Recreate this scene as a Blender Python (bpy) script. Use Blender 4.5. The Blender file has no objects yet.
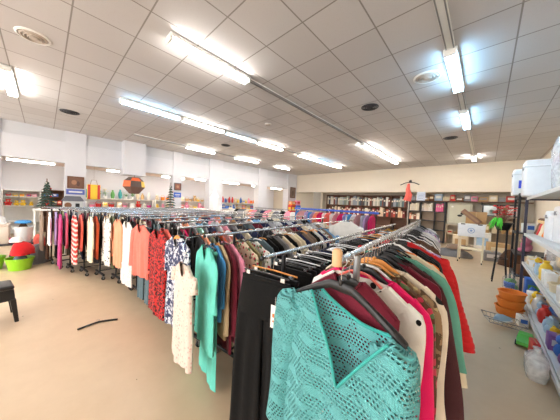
import bpy, math, random
from mathutils import Vector, Matrix

random.seed(7)
PI = math.pi
SC = bpy.context.scene
COL = SC.collection

# ------------------------------------------------------------------ mesh builder
class MB:
    def __init__(s):
        s.v = []; s.f = []; s.m = []; s.uv = {}
    def quad(s, *idx, m=0):
        s.f.append(tuple(idx)); s.m.append(m)
    def box(s, c, d, rz=0.0, m=0, rx=0.0, ry=0.0):
        R = Matrix.Rotation(rz, 3, 'Z') @ Matrix.Rotation(ry, 3, 'Y') @ Matrix.Rotation(rx, 3, 'X')
        b = len(s.v)
        for sx in (-.5, .5):
            for sy in (-.5, .5):
                for sz in (-.5, .5):
                    p = R @ Vector((sx*d[0], sy*d[1], sz*d[2])) + Vector(c)
                    s.v.append(tuple(p))
        for q in ((0,1,3,2),(4,6,7,5),(0,4,5,1),(2,3,7,6),(0,2,6,4),(1,5,7,3)):
            s.f.append(tuple(b+i for i in q)); s.m.append(m)
        return s
    def rbox(s, c, d, r=.01, n=3, m=0, rz=0.0):
        """box with rounded vertical edges and softened top and bottom rims"""
        R = Matrix.Rotation(rz, 3, 'Z')
        hx, hy, hz = d[0]/2, d[1]/2, d[2]/2
        r = min(r, hx*.95, hy*.95, hz*.95)
        def ring(off, z):
            out = []
            for qx, qy, a0 in ((1,1,0),(-1,1,PI/2),(-1,-1,PI),(1,-1,1.5*PI)):
                for k in range(n+1):
                    a = a0+PI/2*k/n
                    p = R @ Vector((qx*(hx-r)+(r-off)*math.cos(a), qy*(hy-r)+(r-off)*math.sin(a), z))
                    out.append(tuple(p+Vector(c)))
            return out
        rings = [ring(r*.8, -hz), ring(r*.25, -hz+r*.3), ring(0, -hz+r), ring(0, hz-r), ring(r*.25, hz-r*.3), ring(r*.8, hz)]
        return s.loft(rings, m=m, cap=True)
    def loft(s, rings, m=0, cap=False, closed=True):
        b = len(s.v); n = len(rings[0])
        for r in rings: s.v.extend(tuple(p) for p in r)
        for i in range(len(rings)-1):
            for j in range(n if closed else n-1):
                k = (j+1) % n
                s.f.append((b+i*n+j, b+i*n+k, b+(i+1)*n+k, b+(i+1)*n+j)); s.m.append(m)
        if cap:
            s.f.append(tuple(b+j for j in reversed(range(n)))); s.m.append(m)
            s.f.append(tuple(b+(len(rings)-1)*n+j for j in range(n))); s.m.append(m)
        return s
    def tube(s, pts, r, seg=8, m=0, cap=True, flat=1.0):
        pts = [Vector(p) for p in pts]; rings = []
        up = Vector((0, 1, 0))
        for i, p in enumerate(pts):
            t = (pts[min(i+1, len(pts)-1)] - pts[max(i-1, 0)]).normalized()
            a = up if abs(t.dot(up)) < .95 else Vector((1, 0, 0))
            n1 = (a - t*a.dot(t)).normalized(); n2 = t.cross(n1)
            rr = r[i] if isinstance(r, (list, tuple)) else r
            rings.append([p + n1*math.cos(2*PI*k/seg)*rr*flat + n2*math.sin(2*PI*k/seg)*rr for k in range(seg)])
        return s.loft(rings, m=m, cap=cap)
    def lathe(s, prof, c=(0,0,0), seg=16, m=0, sx=1.0, sy=1.0, cap=True):
        rings = [[(c[0]+r*math.cos(2*PI*k/seg)*sx, c[1]+r*math.sin(2*PI*k/seg)*sy, c[2]+z) for k in range(seg)] for r, z in prof]
        return s.loft(rings, m=m, cap=cap)
    def ball(s, c, r, seg=12, n=8, m=0, sq=(1,1,1), jit=0, rnd=None):
        rings = []
        for i in range(n+1):
            a = -PI/2 + PI*i/n
            row = []
            for k in range(seg):
                j = 1+(rnd.uniform(-jit, jit) if rnd and 0 < i < n else 0)
                row.append((c[0]+r*sq[0]*j*max(.02, math.cos(a))*math.cos(2*PI*k/seg), c[1]+r*sq[1]*j*max(.02, math.cos(a))*math.sin(2*PI*k/seg), c[2]+r*sq[2]*j*math.sin(a)))
            rings.append(row)
        return s.loft(rings, m=m, cap=True)
    def grid(s, fn, nu, nv, m=0, uvfn=None):
        b = len(s.v)
        for j in range(nv+1):
            for i in range(nu+1):
                if uvfn: s.uv[len(s.v)] = uvfn(i/nu, j/nv)
                s.v.append(tuple(fn(i/nu, j/nv)))
        for j in range(nv):
            for i in range(nu):
                a = b+j*(nu+1)+i
                s.f.append((a, a+1, a+nu+2, a+nu+1)); s.m.append(m)
        return s
    def build(s, name, mats, parent=None, smooth=True, loc=None, rz=None):
        me = bpy.data.meshes.new(name)
        me.from_pydata(s.v, [], s.f)
        if not isinstance(mats, (list, tuple)): mats = [mats]
        for m in mats: me.materials.append(m)
        if len(mats) > 1: me.polygons.foreach_set('material_index', s.m)
        if s.uv:
            L = me.uv_layers.new(name='UVMap')
            for lp in me.loops: L.data[lp.index].uv = s.uv.get(lp.vertex_index, (0, 0))
        if smooth:
            me.polygons.foreach_set('use_smooth', [True]*len(me.polygons))
            try: me.set_sharp_from_angle(angle=math.radians(42))
            except Exception: pass
        me.update()
        o = bpy.data.objects.new(name, me); COL.objects.link(o)
        if parent: o.parent = parent
        if loc: o.location = loc
        if rz is not None: o.rotation_euler = (0, 0, rz)
        return o

def tag(o, label=None, cat=None, group=None, kind=None):
    if label: o['label'] = label
    if cat: o['category'] = cat
    if group: o['group'] = group
    if kind: o['kind'] = kind
    return o
def thing(name, label, cat, loc=(0,0,0), rz=0.0, group=None):
    o = bpy.data.objects.new(name, None); o.empty_display_size = .1
    COL.objects.link(o); o.location = loc; o.rotation_euler = (0, 0, rz)
    return tag(o, label, cat, group)
def struct(name, mb, m, smooth=False):
    return tag(mb.build(name, m, smooth=smooth), kind='structure')
def dup(o, parent=None, mats=None):
    c = o.copy(); COL.objects.link(c)
    if parent: c.parent = parent
    for ch in list(o.children): dup(ch, c)
    return c

# ------------------------------------------------------------------ materials
def lin(c):
    return tuple((x/12.92 if x <= .04045 else ((x+.055)/1.055)**2.4) for x in (v/255 for v in c))
class NT:
    def __init__(s, name):
        s.mat = bpy.data.materials.new(name); s.mat.use_nodes = True
        s.t = s.mat.node_tree; s.n = s.t.nodes; s.l = s.t.links
        s.b = s.n['Principled BSDF']; s.out = s.n['Material Output']
    def add(s, typ, **kw):
        n = s.n.new(typ)
        for k, v in kw.items():
            if k.startswith('i_'): n.inputs[int(k[2:]) if k[2:].isdigit() else k[2:].replace('_', ' ')].default_value = v
            else: setattr(n, k, v)
        return n
    def link(s, a, b): s.l.new(a, b)
    def math(s, op, a, b=None, c=None):
        n = s.n.new('ShaderNodeMath'); n.operation = op
        for i, x in enumerate((a, b, c)):
            if x is None: continue
            if isinstance(x, (int, float)): n.inputs[i].default_value = x
            else: s.l.new(x, n.inputs[i])
        return n.outputs[0]
    def mix(s, fac, a, b):
        n = s.n.new('ShaderNodeMix'); n.data_type = 'RGBA'
        for i, x in ((0, fac), (6, a), (7, b)):
            if isinstance(x, tuple): n.inputs[i].default_value = (*x, 1) if len(x) == 3 else x
            elif isinstance(x, (int, float)): n.inputs[i].default_value = x
            else: s.l.new(x, n.inputs[i])
        return n.outputs[2]
    def obj(s): return s.add('ShaderNodeTexCoord').outputs['Object']
    def noise(s, vec, scale, detail=3, rough=.5):
        n = s.add('ShaderNodeTexNoise', i_Scale=scale, i_Detail=detail, i_Roughness=rough)
        s.l.new(vec, n.inputs['Vector']); return n.outputs['Fac']
    def bump(s, h, strength=.3, dist=.01):
        n = s.add('ShaderNodeBump', i_Strength=strength, i_Distance=dist)
        s.l.new(h, n.inputs['Height']); s.l.new(n.outputs[0], s.b.inputs['Normal'])
    def ramp(s, fac, stops, interp='CONSTANT'):
        n = s.add('ShaderNodeValToRGB'); n.color_ramp.interpolation = interp
        e = n.color_ramp.elements
        while len(e) < len(stops): e.new(.5)
        for el, (p, c) in zip(e, stops): el.position = p; el.color = (*c, 1)
        s.l.new(fac, n.inputs[0]); return n.outputs[0]
_mc = {}
def solid(name, c, rough=.5, metal=0.0, noise=.06, nscale=12, bump=0.0, spec=None):
    key = ('solid', name)
    if key in _mc: return _mc[key]
    N = NT(name); v = N.obj(); c = lin(c)
    f = N.noise(v, nscale)
    a = tuple(x*(1-noise) for x in c); b = tuple(min(1, x*(1+noise)) for x in c)
    N.link(N.mix(f, a, b), N.b.inputs['Base Color'])
    N.b.inputs['Roughness'].default_value = rough; N.b.inputs['Metallic'].default_value = metal
    if spec is not None: N.b.inputs['Specular IOR Level'].default_value = spec
    if bump: N.bump(N.noise(v, nscale*6), bump)
    _mc[key] = N.mat; return N.mat
def fabric(name, c, pattern=None, c2=(240,240,235), c3=None, scale=1.0, rough=.92):
    key = ('fab', name)
    if key in _mc: return _mc[key]
    N = NT('fabric_'+name.replace(' ', '_')); v = N.obj(); c = lin(c); c2 = lin(c2); c3 = lin(c3) if c3 else c2
    f = N.noise(v, 14, 4)
    base = N.mix(f, tuple(x*.86 for x in c), tuple(min(1, x*1.1) for x in c))
    col = base
    if pattern in ('floral', 'leopard', 'dots', 'camo'):
        vo = N.add('ShaderNodeTexVoronoi', i_Scale={'floral': 30, 'leopard': 34, 'dots': 17, 'camo': 16}[pattern]*scale)
        if pattern == 'dots': vo.inputs['Randomness'].default_value = .75
        N.link(v, vo.inputs['Vector'])
        d = vo.outputs['Distance']
        if pattern == 'floral':
            pick = N.ramp(N.math('MULTIPLY', vo.outputs['Color'], 1.0), [(0, c2), (.45, c3), (.7, c2)])
            col = N.mix(N.math('LESS_THAN', d, .42), base, pick)
        elif pattern == 'leopard':
            ringm = N.math('MULTIPLY', N.math('GREATER_THAN', d, .17), N.math('LESS_THAN', d, .5))
            col = N.mix(ringm, base, c2)
        elif pattern == 'dots':
            col = N.mix(N.math('LESS_THAN', d, .27), base, c2)
        else:
            n2 = N.noise(v, 22*scale, 2)
            col = N.mix(N.math('GREATER_THAN', n2, .52), base, c2)
            n3 = N.noise(v, 35*scale, 2)
            col = N.mix(N.math('GREATER_THAN', n3, .6), col, c3)
    elif pattern in ('stripes', 'zigzag', 'plaid', 'sequin'):
        sp = N.add('ShaderNodeSeparateXYZ'); N.link(v, sp.inputs[0])
        x, z = sp.outputs[0], sp.outputs[2]
        if pattern == 'stripes':
            fz = N.math('FRACT', N.math('MULTIPLY', z, 22*scale)); col = N.mix(N.math('LESS_THAN', fz, .45), base, c2)
        elif pattern == 'zigzag':
            xx = N.math('PINGPONG', N.math('ADD', N.math('MULTIPLY', x, 1), N.math('MULTIPLY', sp.outputs[1], 1)), .025)
            fz = N.math('FRACT', N.math('MULTIPLY', N.math('ADD', z, xx), 22*scale)); col = N.mix(N.math('LESS_THAN', fz, .4), base, c2)
        elif pattern == 'plaid':
            fx = N.math('LESS_THAN', N.math('FRACT', N.math('MULTIPLY', x, 16*scale)), .35)
            fz = N.math('LESS_THAN', N.math('FRACT', N.math('MULTIPLY', z, 16*scale)), .35)
            col = N.mix(N.math('MULTIPLY', N.math('ADD', fx, fz), .5), base, c2)
        else:
            n2 = N.noise(v, 160, 2); col = N.mix(N.math('GREATER_THAN', n2, .58), base, c2)
    N.link(col, N.b.inputs['Base Color'])
    N.b.inputs['Roughness'].default_value = rough
    N.b.inputs['Specular IOR Level'].default_value = .2
    N.b.inputs['Sheen Weight'].default_value = .12
    N.bump(N.math('ADD', N.noise(v, 260, 2), N.math('MULTIPLY', N.noise(v, 22, 3), 1.5)), .35, .006)
    _mc[key] = N.mat; return N.mat
def emit(name, c, strength):
    N = NT(name); N.b.inputs['Base Color'].default_value = (.9, .9, .9, 1)
    N.b.inputs['Emission Color'].default_value = (*c, 1); N.b.inputs['Emission Strength'].default_value = strength
    return N.mat
def plastic_clear(name, c=(235,238,240), alpha=.35):
    key = ('clr', name)
    if key in _mc: return _mc[key]
    N = NT(name); N.b.inputs['Base Color'].default_value = (*lin(c), 1); N.b.inputs['Roughness'].default_value = .18
    tr = N.add('ShaderNodeBsdfTransparent'); mx = N.add('ShaderNodeMixShader')
    f = N.noise(N.obj(), 25, 3)
    N.link(N.math('MULTIPLY_ADD', f, .5, alpha-.2), mx.inputs[0])
    N.link(tr.outputs[0], mx.inputs[1]); N.link(N.b.outputs[0], mx.inputs[2]); N.link(mx.outputs[0], N.out.inputs[0])
    N.bump(N.noise(N.obj(), 30, 4), .6, .02)
    _mc[key] = N.mat; return N.mat

M_chrome = solid('chrome', (205,206,208), .22, .95, .05)
M_steel = solid('grey_steel', (150,152,155), .38, .8, .05)
M_blackmetal = solid('black_metal', (30,31,36), .42, .3)
M_black = solid('black_plastic', (24,24,27), .38)
M_white = solid('white_paint', (236,236,232), .55)
M_whitep = solid('white_plastic', (238,240,242), .35)
M_wood = solid('orange_wood', (214,140,62), .45, 0, .15, 30)
M_brown = solid('brown_wood', (105,66,42), .55, 0, .2, 20)
M_dark = solid('dark_grey_paint', (60,60,64), .5)
M_card = solid('cardboard', (186,146,100), .85, 0, .1, 10)
M_paper = solid('paper', (240,238,230), .8)
M_blue = solid('blue_plastic', (46,92,205), .35)
M_rubber = solid('rubber', (26,26,28), .7)

# ------------------------------------------------------------------ setting
H = 3.67
XL, XB = -10.2, -13.4      # fascia of the left wall and the wall of the space behind it
YB, YR = 12.6, 13.5        # fascia over the back wall and the wall under it
XR = 1.42
def floor_mat():
    N = NT('floor_terrazzo'); v = N.obj()
    n1 = N.noise(v, .9, 5, .6); n2 = N.noise(v, 5, 5, .65); n3 = N.noise(v, 40, 3)
    a = N.mix(n1, lin((202,178,146)), lin((220,198,168)))
    b = N.mix(N.math('MULTIPLY', n2, .55), a, lin((180,155,124)))
    c = N.mix(N.math('MULTIPLY', n3, .25), b, lin((225,206,180)))
    vo = N.add('ShaderNodeTexVoronoi', i_Scale=4.2); N.link(v, vo.inputs['Vector'])
    wob = N.math('LESS_THAN', N.math('ADD', vo.outputs['Distance'], N.math('MULTIPLY', n3, .05)), .062)
    pick = N.math('MULTIPLY', wob, N.math('GREATER_THAN', N.noise(v, 1.7, 1), .52))
    d = N.mix(N.math('MULTIPLY', pick, .8), c, lin((88,70,54)))
    N.link(d, N.b.inputs['Base Color'])
    N.link(N.math('MULTIPLY_ADD', n2, .25, .28), N.b.inputs['Roughness'])
    N.bump(n3, .06, .004); return N.mat
def ceiling_mat():
    N = NT('ceiling_tiles'); g = N.add('ShaderNodeNewGeometry').outputs['Position']
    sp = N.add('ShaderNodeSeparateXYZ'); N.link(g, sp.inputs[0])
    def line(o, off, w):
        fr = N.math('FRACT', N.math('DIVIDE', N.math('ADD', o, off), .6))
        return N.math('LESS_THAN', N.math('ABSOLUTE', N.math('SUBTRACT', fr, .5)), w/.6/2)
    ln = N.math('MAXIMUM', line(sp.outputs[0], -.16+.3+60, .016), line(sp.outputs[1], -.20+.3+60, .016))
    cell = N.add('ShaderNodeTexWhiteNoise', noise_dimensions='2D')
    cmb = N.add('ShaderNodeCombineXYZ')
    N.link(N.math('FLOOR', N.math('DIVIDE', N.math('ADD', sp.outputs[0], 59.84), .6)), cmb.inputs[0])
    N.link(N.math('FLOOR', N.math('DIVIDE', N.math('ADD', sp.outputs[1], 59.8), .6)), cmb.inputs[1])
    N.link(cmb.outputs[0], cell.inputs['Vector'])
    base = N.mix(cell.outputs['Value'], lin((194,191,191)), lin((203,201,201)))
    sp2 = N.noise(g, 90, 2); base = N.mix(N.math('MULTIPLY', N.math('GREATER_THAN', sp2, .66), .25), base, lin((165,155,148)))
    base = N.mix(N.math('MULTIPLY', N.noise(g, 1.4, 4), .28), base, lin((186,181,178)))
    col = N.mix(N.math('MULTIPLY', ln, .8), base, lin((124,117,112)))
    N.link(col, N.b.inputs['Base Color']); N.b.inputs['Roughness'].default_value = .9
    N.bump(N.math('SUBTRACT', 1.0, ln), .3, .008); return N.mat
def wall_mat(name, c):
    return solid(name, c, .85, 0, .03, 3, .05)
M_fl, M_ce = floor_mat(), ceiling_mat()
M_wall = wall_mat('wall_white', (214,214,219)); M_back = wall_mat('wall_cream', (232,222,205)); M_band = wall_mat('wall_grey_band', (205,206,210))
M_soff = wall_mat('soffit_pinkish_white', (232,214,202)); M_rear = wall_mat('rear_wall_tan', (206,197,180))

b = MB(); b.box((-6, 4.5, -.05), (15.2, 19, .1)); struct('floor', b, M_fl)
b = MB(); b.box(((XL+XR)/2, 4.5, H+.05), (XR-XL+.3, 19, .1)); struct('ceiling', b, M_ce)
b = MB(); b.box((XR+.06, 4.5, H/2), (.12, 19, H)); struct('wall_right', b, M_back)
b = MB(); b.box(((XB+XR)/2, YR+.06, H/2), (XR-XB+.2, .12, H)); struct('wall_back', b, M_rear)
b = MB(); b.box(((XL+XR)/2, YB+.45, (2.44+H)/2), (XR-XL, .9, H-2.44)); struct('wall_fascia_back', b, M_back)
# left fascia: lower face plus a recessed strip above it
b = MB(); b.box((XL-.10, 5.85, 2.96), (.2, 13.5, .68)); struct('wall_fascia_left', b, M_wall)
b = MB(); b.box((XL-.14, 5.85, 3.485), (.2, 13.5, .37)); struct('wall_fascia_strip', b, M_band)
b = MB(); b.box((XL-.15, -2.9, H/2), (.3, 4.0, H)); struct('wall_left', b, M_wall)
b = MB(); b.box((XB-.06, 6, H/2), (.12, 16, H)); struct('wall_alcove', b, M_wall)
b = MB(); b.box(((XL+XB)/2-.1, -1.6, H/2), (XL-XB-.1, .12, H)); struct('wall_alcove_side', b, M_wall)
b = MB(); b.box(((XL+XB)/2-.1, 6, 2.82), (XL-XB-.2, 15.2, .1)); struct('ceiling_alcove', b, M_soff)
def column(name, y0, y1, x0, x1, z0=0.0):
    b = MB(); b.box(((x0+x1)/2, (y0+y1)/2, (z0+H)/2), (x1-x0, y1-y0, H-z0)); return struct(name, b, M_wall)
column('column_1', .47, .99, XL-.35, XL+.02)
column('column_2', 2.00, 2.72, XL-.35, XL+.36, 2.42)
column('column_3', 3.88, 4.28, XL-.35, XL+.03)
column('column_4', 5.62, 6.40, XL-.35, XL+.05)
column('column_5', 8.9, 9.6, XL-.35, XL+.05)
column('column_6', 11.55, 12.45, XL-.35, XL+.12)
column('column_7', -1.35, -.86, XL-.35, XL+.02)
b = MB(); b.box((-8.35, YB+.12, 1.22), (.55, .2, 2.44)); struct('column_8', b, M_back)

# ------------------------------------------------------------------ ceiling fittings
EM_w = emit('tube_warm_white', (1.0, .955, .89), 18)
EM_c = emit('tube_cool_white', (.34, .68, 1.0), 14)
EM_d = emit('tube_dim_blue', (.4, .7, 1.0), 2.5)
EM_a = emit('tube_alcove', (1.0, .95, .88), 14)
ORD = ['first','second','third','fourth','fifth','sixth','seventh','eighth','ninth','tenth','eleventh','twelfth','thirteenth','fourteenth','fifteenth','sixteenth','seventeenth','eighteenth','nineteenth','twentieth']
ORD += ['twenty-'+o for o in ORD[:9]]+['thirtieth']+['thirty-'+o for o in ORD[:9]]
def lamp(x, y0, y1, mat, label, z=H, alongx=False, group=None):
    L = abs(y1-y0)
    t = thing('ceiling_lamp', label, 'lamp', (x, (y0+y1)/2, z), 0, group)
    if alongx: t.location = ((y0+y1)/2, x, z); t.rotation_euler = (0, 0, PI/2)
    b = MB(); b.rbox((0,0,-.03), (.15, L, .05), .012); b.build('housing', M_white, t)
    for s in (-1, 1):
        c = MB(); c.box((0, s*(L/2-.02), -.075), (.13, .03, .05)); c.build('lamp_holder', M_white, t)
    for sx in (-.042, .042):
        b = MB(); b.tube([(sx,-L/2+.035,-.085),(sx,L/2-.035,-.085)], .019, 10); b.build('fluorescent_tube', mat, t)
    return t
XA, XBW, XC, XD = -3.02, -.44, -5.72, -8.55
LAMPS = [
 (XA, 1.05, 2.32, EM_w, 'warm fluorescent lamp nearest overhead, brightest on the ceiling left of the sweater rack'),
 (XA, 7.0, 8.22, EM_w, 'warm lamp first of the lit run ahead over the right-hand racks'),
 (XA, 8.26, 9.48, EM_w, 'warm lamp second of the lit run over the right-hand racks'),
 (XA, 9.52, 10.74, EM_w, 'warm lamp at the far end of the lit run by the cream fascia'),
 (XBW, 3.5, 4.72, EM_c, 'bluish lamp nearest in the row above the right aisle'),
 (XBW, 5.78, 6.98, EM_c, 'bluish lamp second in the row above the right aisle'),
 (XBW, 10.5, 11.5, EM_w, 'warm lamp farthest in the row above the right aisle'),
 (XC, 1.07, 2.32, EM_c, 'icy blue lamp leading the long middle row of lamps'),
 (XC, 2.37, 3.57, EM_w, 'warm lamp right after the icy blue one in the middle row'),
 (XC, 3.62, 4.8, EM_d, 'dim blue lamp between two bright ones in the middle row'),
 (XC, 4.85, 6.1, EM_w, 'warm lamp right after the dim blue one in the middle row'),
 (XC, 7.1, 8.25, EM_w, 'warm lamp starting the farther lit run of the middle row'),
 (XC, 8.3, 9.45, EM_c, 'bluish lamp in the farther lit run of the middle row'),
 (XC, 9.5, 10.65, EM_w, 'warm lamp ending the farther lit run of the middle row'),
 (XD, 3.7, 4.95, EM_w, 'nearer warm lamp in the row beside the left white fascia'),
 (XD, 5.95, 7.4, EM_w, 'farther warm lamp in the row beside the left white fascia'),
 (XD, 8.6, 9.8, EM_w, 'farthest warm lamp in the row beside the left white fascia'),
]
for a in LAMPS: lamp(*a)
lamp(-.45, -7.3, -5.85, EM_w, 'warm lamp set crosswise at the left edge of the ceiling', alongx=True)
for a in [(XA, -3.6, -2.4, EM_w, 'warm lamp of the nearest row farther towards the shop front'), (XC, -2.6, -1.4, EM_w, 'warm lamp of the middle row farther towards the shop front')]: lamp(*a)  # added lamps behind the camera for extra light, carrying the rows on
AL = [(-12.0, 1.8, 3.0), (-12.0, 4.0, 5.2), (-11.5, 5.5, 6.7), (-11.5, 7.2, 8.4), (-11.9, -.9, .3), (-11.7, 9.6, 10.8), (-11.9, 11.6, 12.8)]  # last entry is an added lamp that brightens the dark far end
for i, (x, a, c) in enumerate(AL):
    lamp(x, a, c, EM_a, 
         ['lamp under the low ceiling just past the first column', 'lamp under the low ceiling behind the hanging box column', 'lamp under the low ceiling behind the picture column',
          'lamp under the low ceiling behind the wide white column', 'lamp under the low ceiling over the cubby shelf', 'lamp under the low ceiling far along the left side', 'lamp under the low ceiling behind the far end column'][i], z=2.77)
def trunk(x, y0, y1, w, label, alongx=False):
    t = thing('lamp_trunking', label, 'trunking', (x, (y0+y1)/2, H))
    L = y1-y0
    b = MB(); b.box((0,0,-.012), (w, L, .024)); b.build('channel', M_white, t)
    b = MB()
    for s in (-1, 1): b.box((s*w*.38, 0, -.032), (.012, L, .016))
    b.build('lip', M_steel, t)
    return t
trunk(XBW, -.4, 3.48, .10, 'white lamp trunking from overhead to the first bluish lamp')
trunk(XBW, 4.74, 5.76, .10, 'short white trunking between the two bluish lamps')
trunk(XBW, 7.0, 10.48, .10, 'white trunking leading on to the farthest right aisle lamp')
trunk(XA, 2.34, 6.98, .06, 'long thin trunking between the nearest lamp and the far run')
trunk(XC, 6.12, 7.08, .06, 'thin trunking gap in the middle lamp row')
trunk(XD, 2.0, 3.68, .06, 'thin trunking ahead of the lamps beside the left fascia')
trunk(XD, 4.97, 5.93, .06, 'thin trunking between the lamps beside the left fascia')
def vent(x, y, r, dark, label):
    t = thing('ceiling_vent', label, 'vent', (x, y, H))
    m = M_dark if dark else solid('vent_cream', (196,184,172), .6)
    for k in range(4):
        rr = r*(1-.22*k)
        b = MB(); b.lathe([(rr, -.002), (rr*.97, -.012-.006*k), (rr*.86, -.018-.006*k), (rr*.84, -.004)], seg=28, cap=False); b.build('ring', M_white if (k == 0 and not dark) else m, t)
    b = MB(); b.lathe([(r*.24, -.002), (r*.22, -.034), (r*.02, -.036)], seg=20); b.build('cone', m, t)
    return t
vent(-4.5, -.11, .17, False, 'pale round ceiling vent nearest the left edge lamp')
vent(-7.79, .43, .19, True, 'dark round ceiling vent near the left white fascia')
vent(-1.87, 4.6, .17, True, 'dark round ceiling vent ahead between the lamp rows')
vent(-.78, 4.08, .19, False, 'pale round ceiling vent beside the first bluish lamp')
vent(-4.31, 4.02, .09, False, 'small round detector plate on the ceiling past the dim blue lamp')
vent(-.85, 7.9, .17, True, 'far round ceiling vent beside the second bluish lamp')
vent(-7.2, 4.6, .17, True, 'dark round ceiling vent between the left fascia and middle lamps')

# ------------------------------------------------------------------ racks, hangers and clothes
PAL = {
 'black': (13,13,15), 'charcoal': (48,49,54), 'grey': (128,128,132), 'pale grey': (198,198,202), 'white': (240,238,234), 'cream': (234,220,192),
 'beige': (205,178,140), 'tan': (190,150,105), 'brown': (96,66,48), 'taupe': (140,120,104), 'olive': (110,112,78), 'khaki': (150,140,100),
 'navy': (34,42,78), 'blue': (72,146,206), 'sky blue': (130,180,220), 'teal': (104,206,190), 'mint': (160,214,196), 'slate': (92,112,120),
 'red': (205,40,44), 'wine': (112,30,48), 'rust': (196,78,40), 'orange': (238,130,46), 'peach': (242,158,122), 'coral': (236,108,96),
 'pink': (240,150,170), 'hot pink': (230,28,100), 'rose': (200,92,120), 'magenta': (178,62,120), 'lilac': (184,160,206), 'purple': (112,80,150), 'mustard': (236,178,42),
 'dusty rose': (206,148,150),
}
def fab(c, pat=None):
    if pat is None: return fabric(c, PAL[c])
    c1 = PAL[c]
    second = {'floral': ((190,60,80), (90,120,80)), 'leopard': ((40,18,18), None), 'dots': ((20,20,22), None), 'camo': ((86,64,46), (60,66,44)),
              'stripes': ((240,240,240), None), 'zigzag': ((244,226,216), None), 'plaid': ((40,40,60), None), 'leaf': ((236,236,238), None), 'sequin': ((200,180,140), None)}[pat]
    p = 'camo' if pat == 'leaf' else pat
    return fabric(c+' '+pat, c1, p, second[0], second[1] or second[0])

def hook_pts(n=9, R=.0192):
    pts = [(0,0,-.08),(0,0,-.05),(.004,0,-.032-(R-.0192)*1.1)]
    for k in range(n):
        a = math.radians(-70+250*k/(n-1)); pts.append((R*math.cos(a), 0, -.0045+R*math.sin(a)))
    return pts
def zsh(s, un=.20, top=-.082, drop=.092):
    s = abs(s)
    if s <= un: return top
    return top - drop*((s-un)/(1-un))**1.1
HPROTO = {}
HCOL = {'black': M_black, 'white': M_whitep, 'wooden': M_wood, 'blue': M_blue, 'grey': solid('grey_plastic', (110,112,116), .4), 'coral': solid('coral_plastic', (238,110,96), .4)}
def hanger_parts(kind, col, hw):
    """prototype hanger at the origin (rail centre): an Empty with parts, or one mesh for the small far ones"""
    key = (kind, col, round(hw, 3))
    if key in HPROTO: return HPROTO[key]
    hk = MB(); hk.tube(hook_pts(9, .041 if col == 'blue' else .0192), .0018, 6)
    m = HCOL[col]; parts = []
    if kind in ('coat', 'wide'):
        bar = MB(); rings = []
        for i in range(-10, 11):
            s = i/10; x = s*hw; z = zsh(s)-.016
            w = (.006+.010*abs(s)**1.5) if kind == 'wide' else (.006+.0035*abs(s)); hh = .011+.007*(1-abs(s))
            if abs(s) > .97: w *= .7; hh *= .7
            rings.append([(x, w*math.cos(2*PI*k/8), z+hh*math.sin(2*PI*k/8)) for k in range(8)])
        bar.loft(rings, cap=True)
        parts.append(('shoulder_bar', bar, m))
        nb = MB(); nb.lathe([(.007,-.092),(.009,-.088),(.008,-.074),(.004,-.072)], seg=10); parts.append(('hook_socket', nb, m))
    elif kind == 'slim':
        bar = MB(); bar.tube([(s/8*hw, 0, zsh(s/8)-.012) for s in range(-8, 9)], .0058, 6); parts.append(('shoulder_bar', bar, m))
        low = MB(); z = zsh(1)-.013
        low.tube([(-hw, 0, z), (-hw*.95, 0, z-.012), (-hw*.8, 0, z-.02), (hw*.8, 0, z-.02), (hw*.95, 0, z-.012), (hw, 0, z)], .0042, 6); parts.append(('lower_bar', low, m))
    else:  # clip hanger
        bar = MB(); bar.tube([(-hw*.8, 0, -.096), (0, 0, -.09), (hw*.8, 0, -.096)], .0045, 6); parts.append(('cross_bar', bar, m))
        for s in (-1, 1):
            c = MB(); c.box((s*hw*.62, 0, -.112), (.026, .017, .034)); parts.append(('clip', c, M_chrome))
    HPROTO[key] = ('far', hk, parts)
    return HPROTO[key]
_hdone = {}
def hanger(kind, col, hw, loc, rz, label, near, group=None):
    _, hk, parts = hanger_parts(kind, col, hw)
    key = (kind, col, round(hw, 3), near)
    if key in _hdone:
        src = _hdone[key]
        o = src.copy(); COL.objects.link(o)
        for ch in src.children:
            c = ch.copy(); c.parent = o; COL.objects.link(c)
    elif near:
        o = thing('clothes_hanger', label, 'hanger')
        hk.build('hook', M_chrome, o)
        for n, mb, m in parts: mb.build(n, m, o)
        _hdone[key] = o
    else:
        mb = MB(); mats = [M_chrome, HCOL[col]]
        for src, mi in [(hk, 0)]+[(p[1], 0 if p[2] is M_chrome else 1) for p in parts]:
            bb = len(mb.v); mb.v += src.v
            for f in src.f: mb.f.append(tuple(bb+i for i in f)); mb.m.append(mi)
        o = mb.build('clothes_hanger', mats); _hdone[key] = o
    o.location = loc; o.rotation_euler = (0, 0, rz)
    if 'group' in o.keys(): del o['group']
    return tag(o, label, 'hanger', group)

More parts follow.
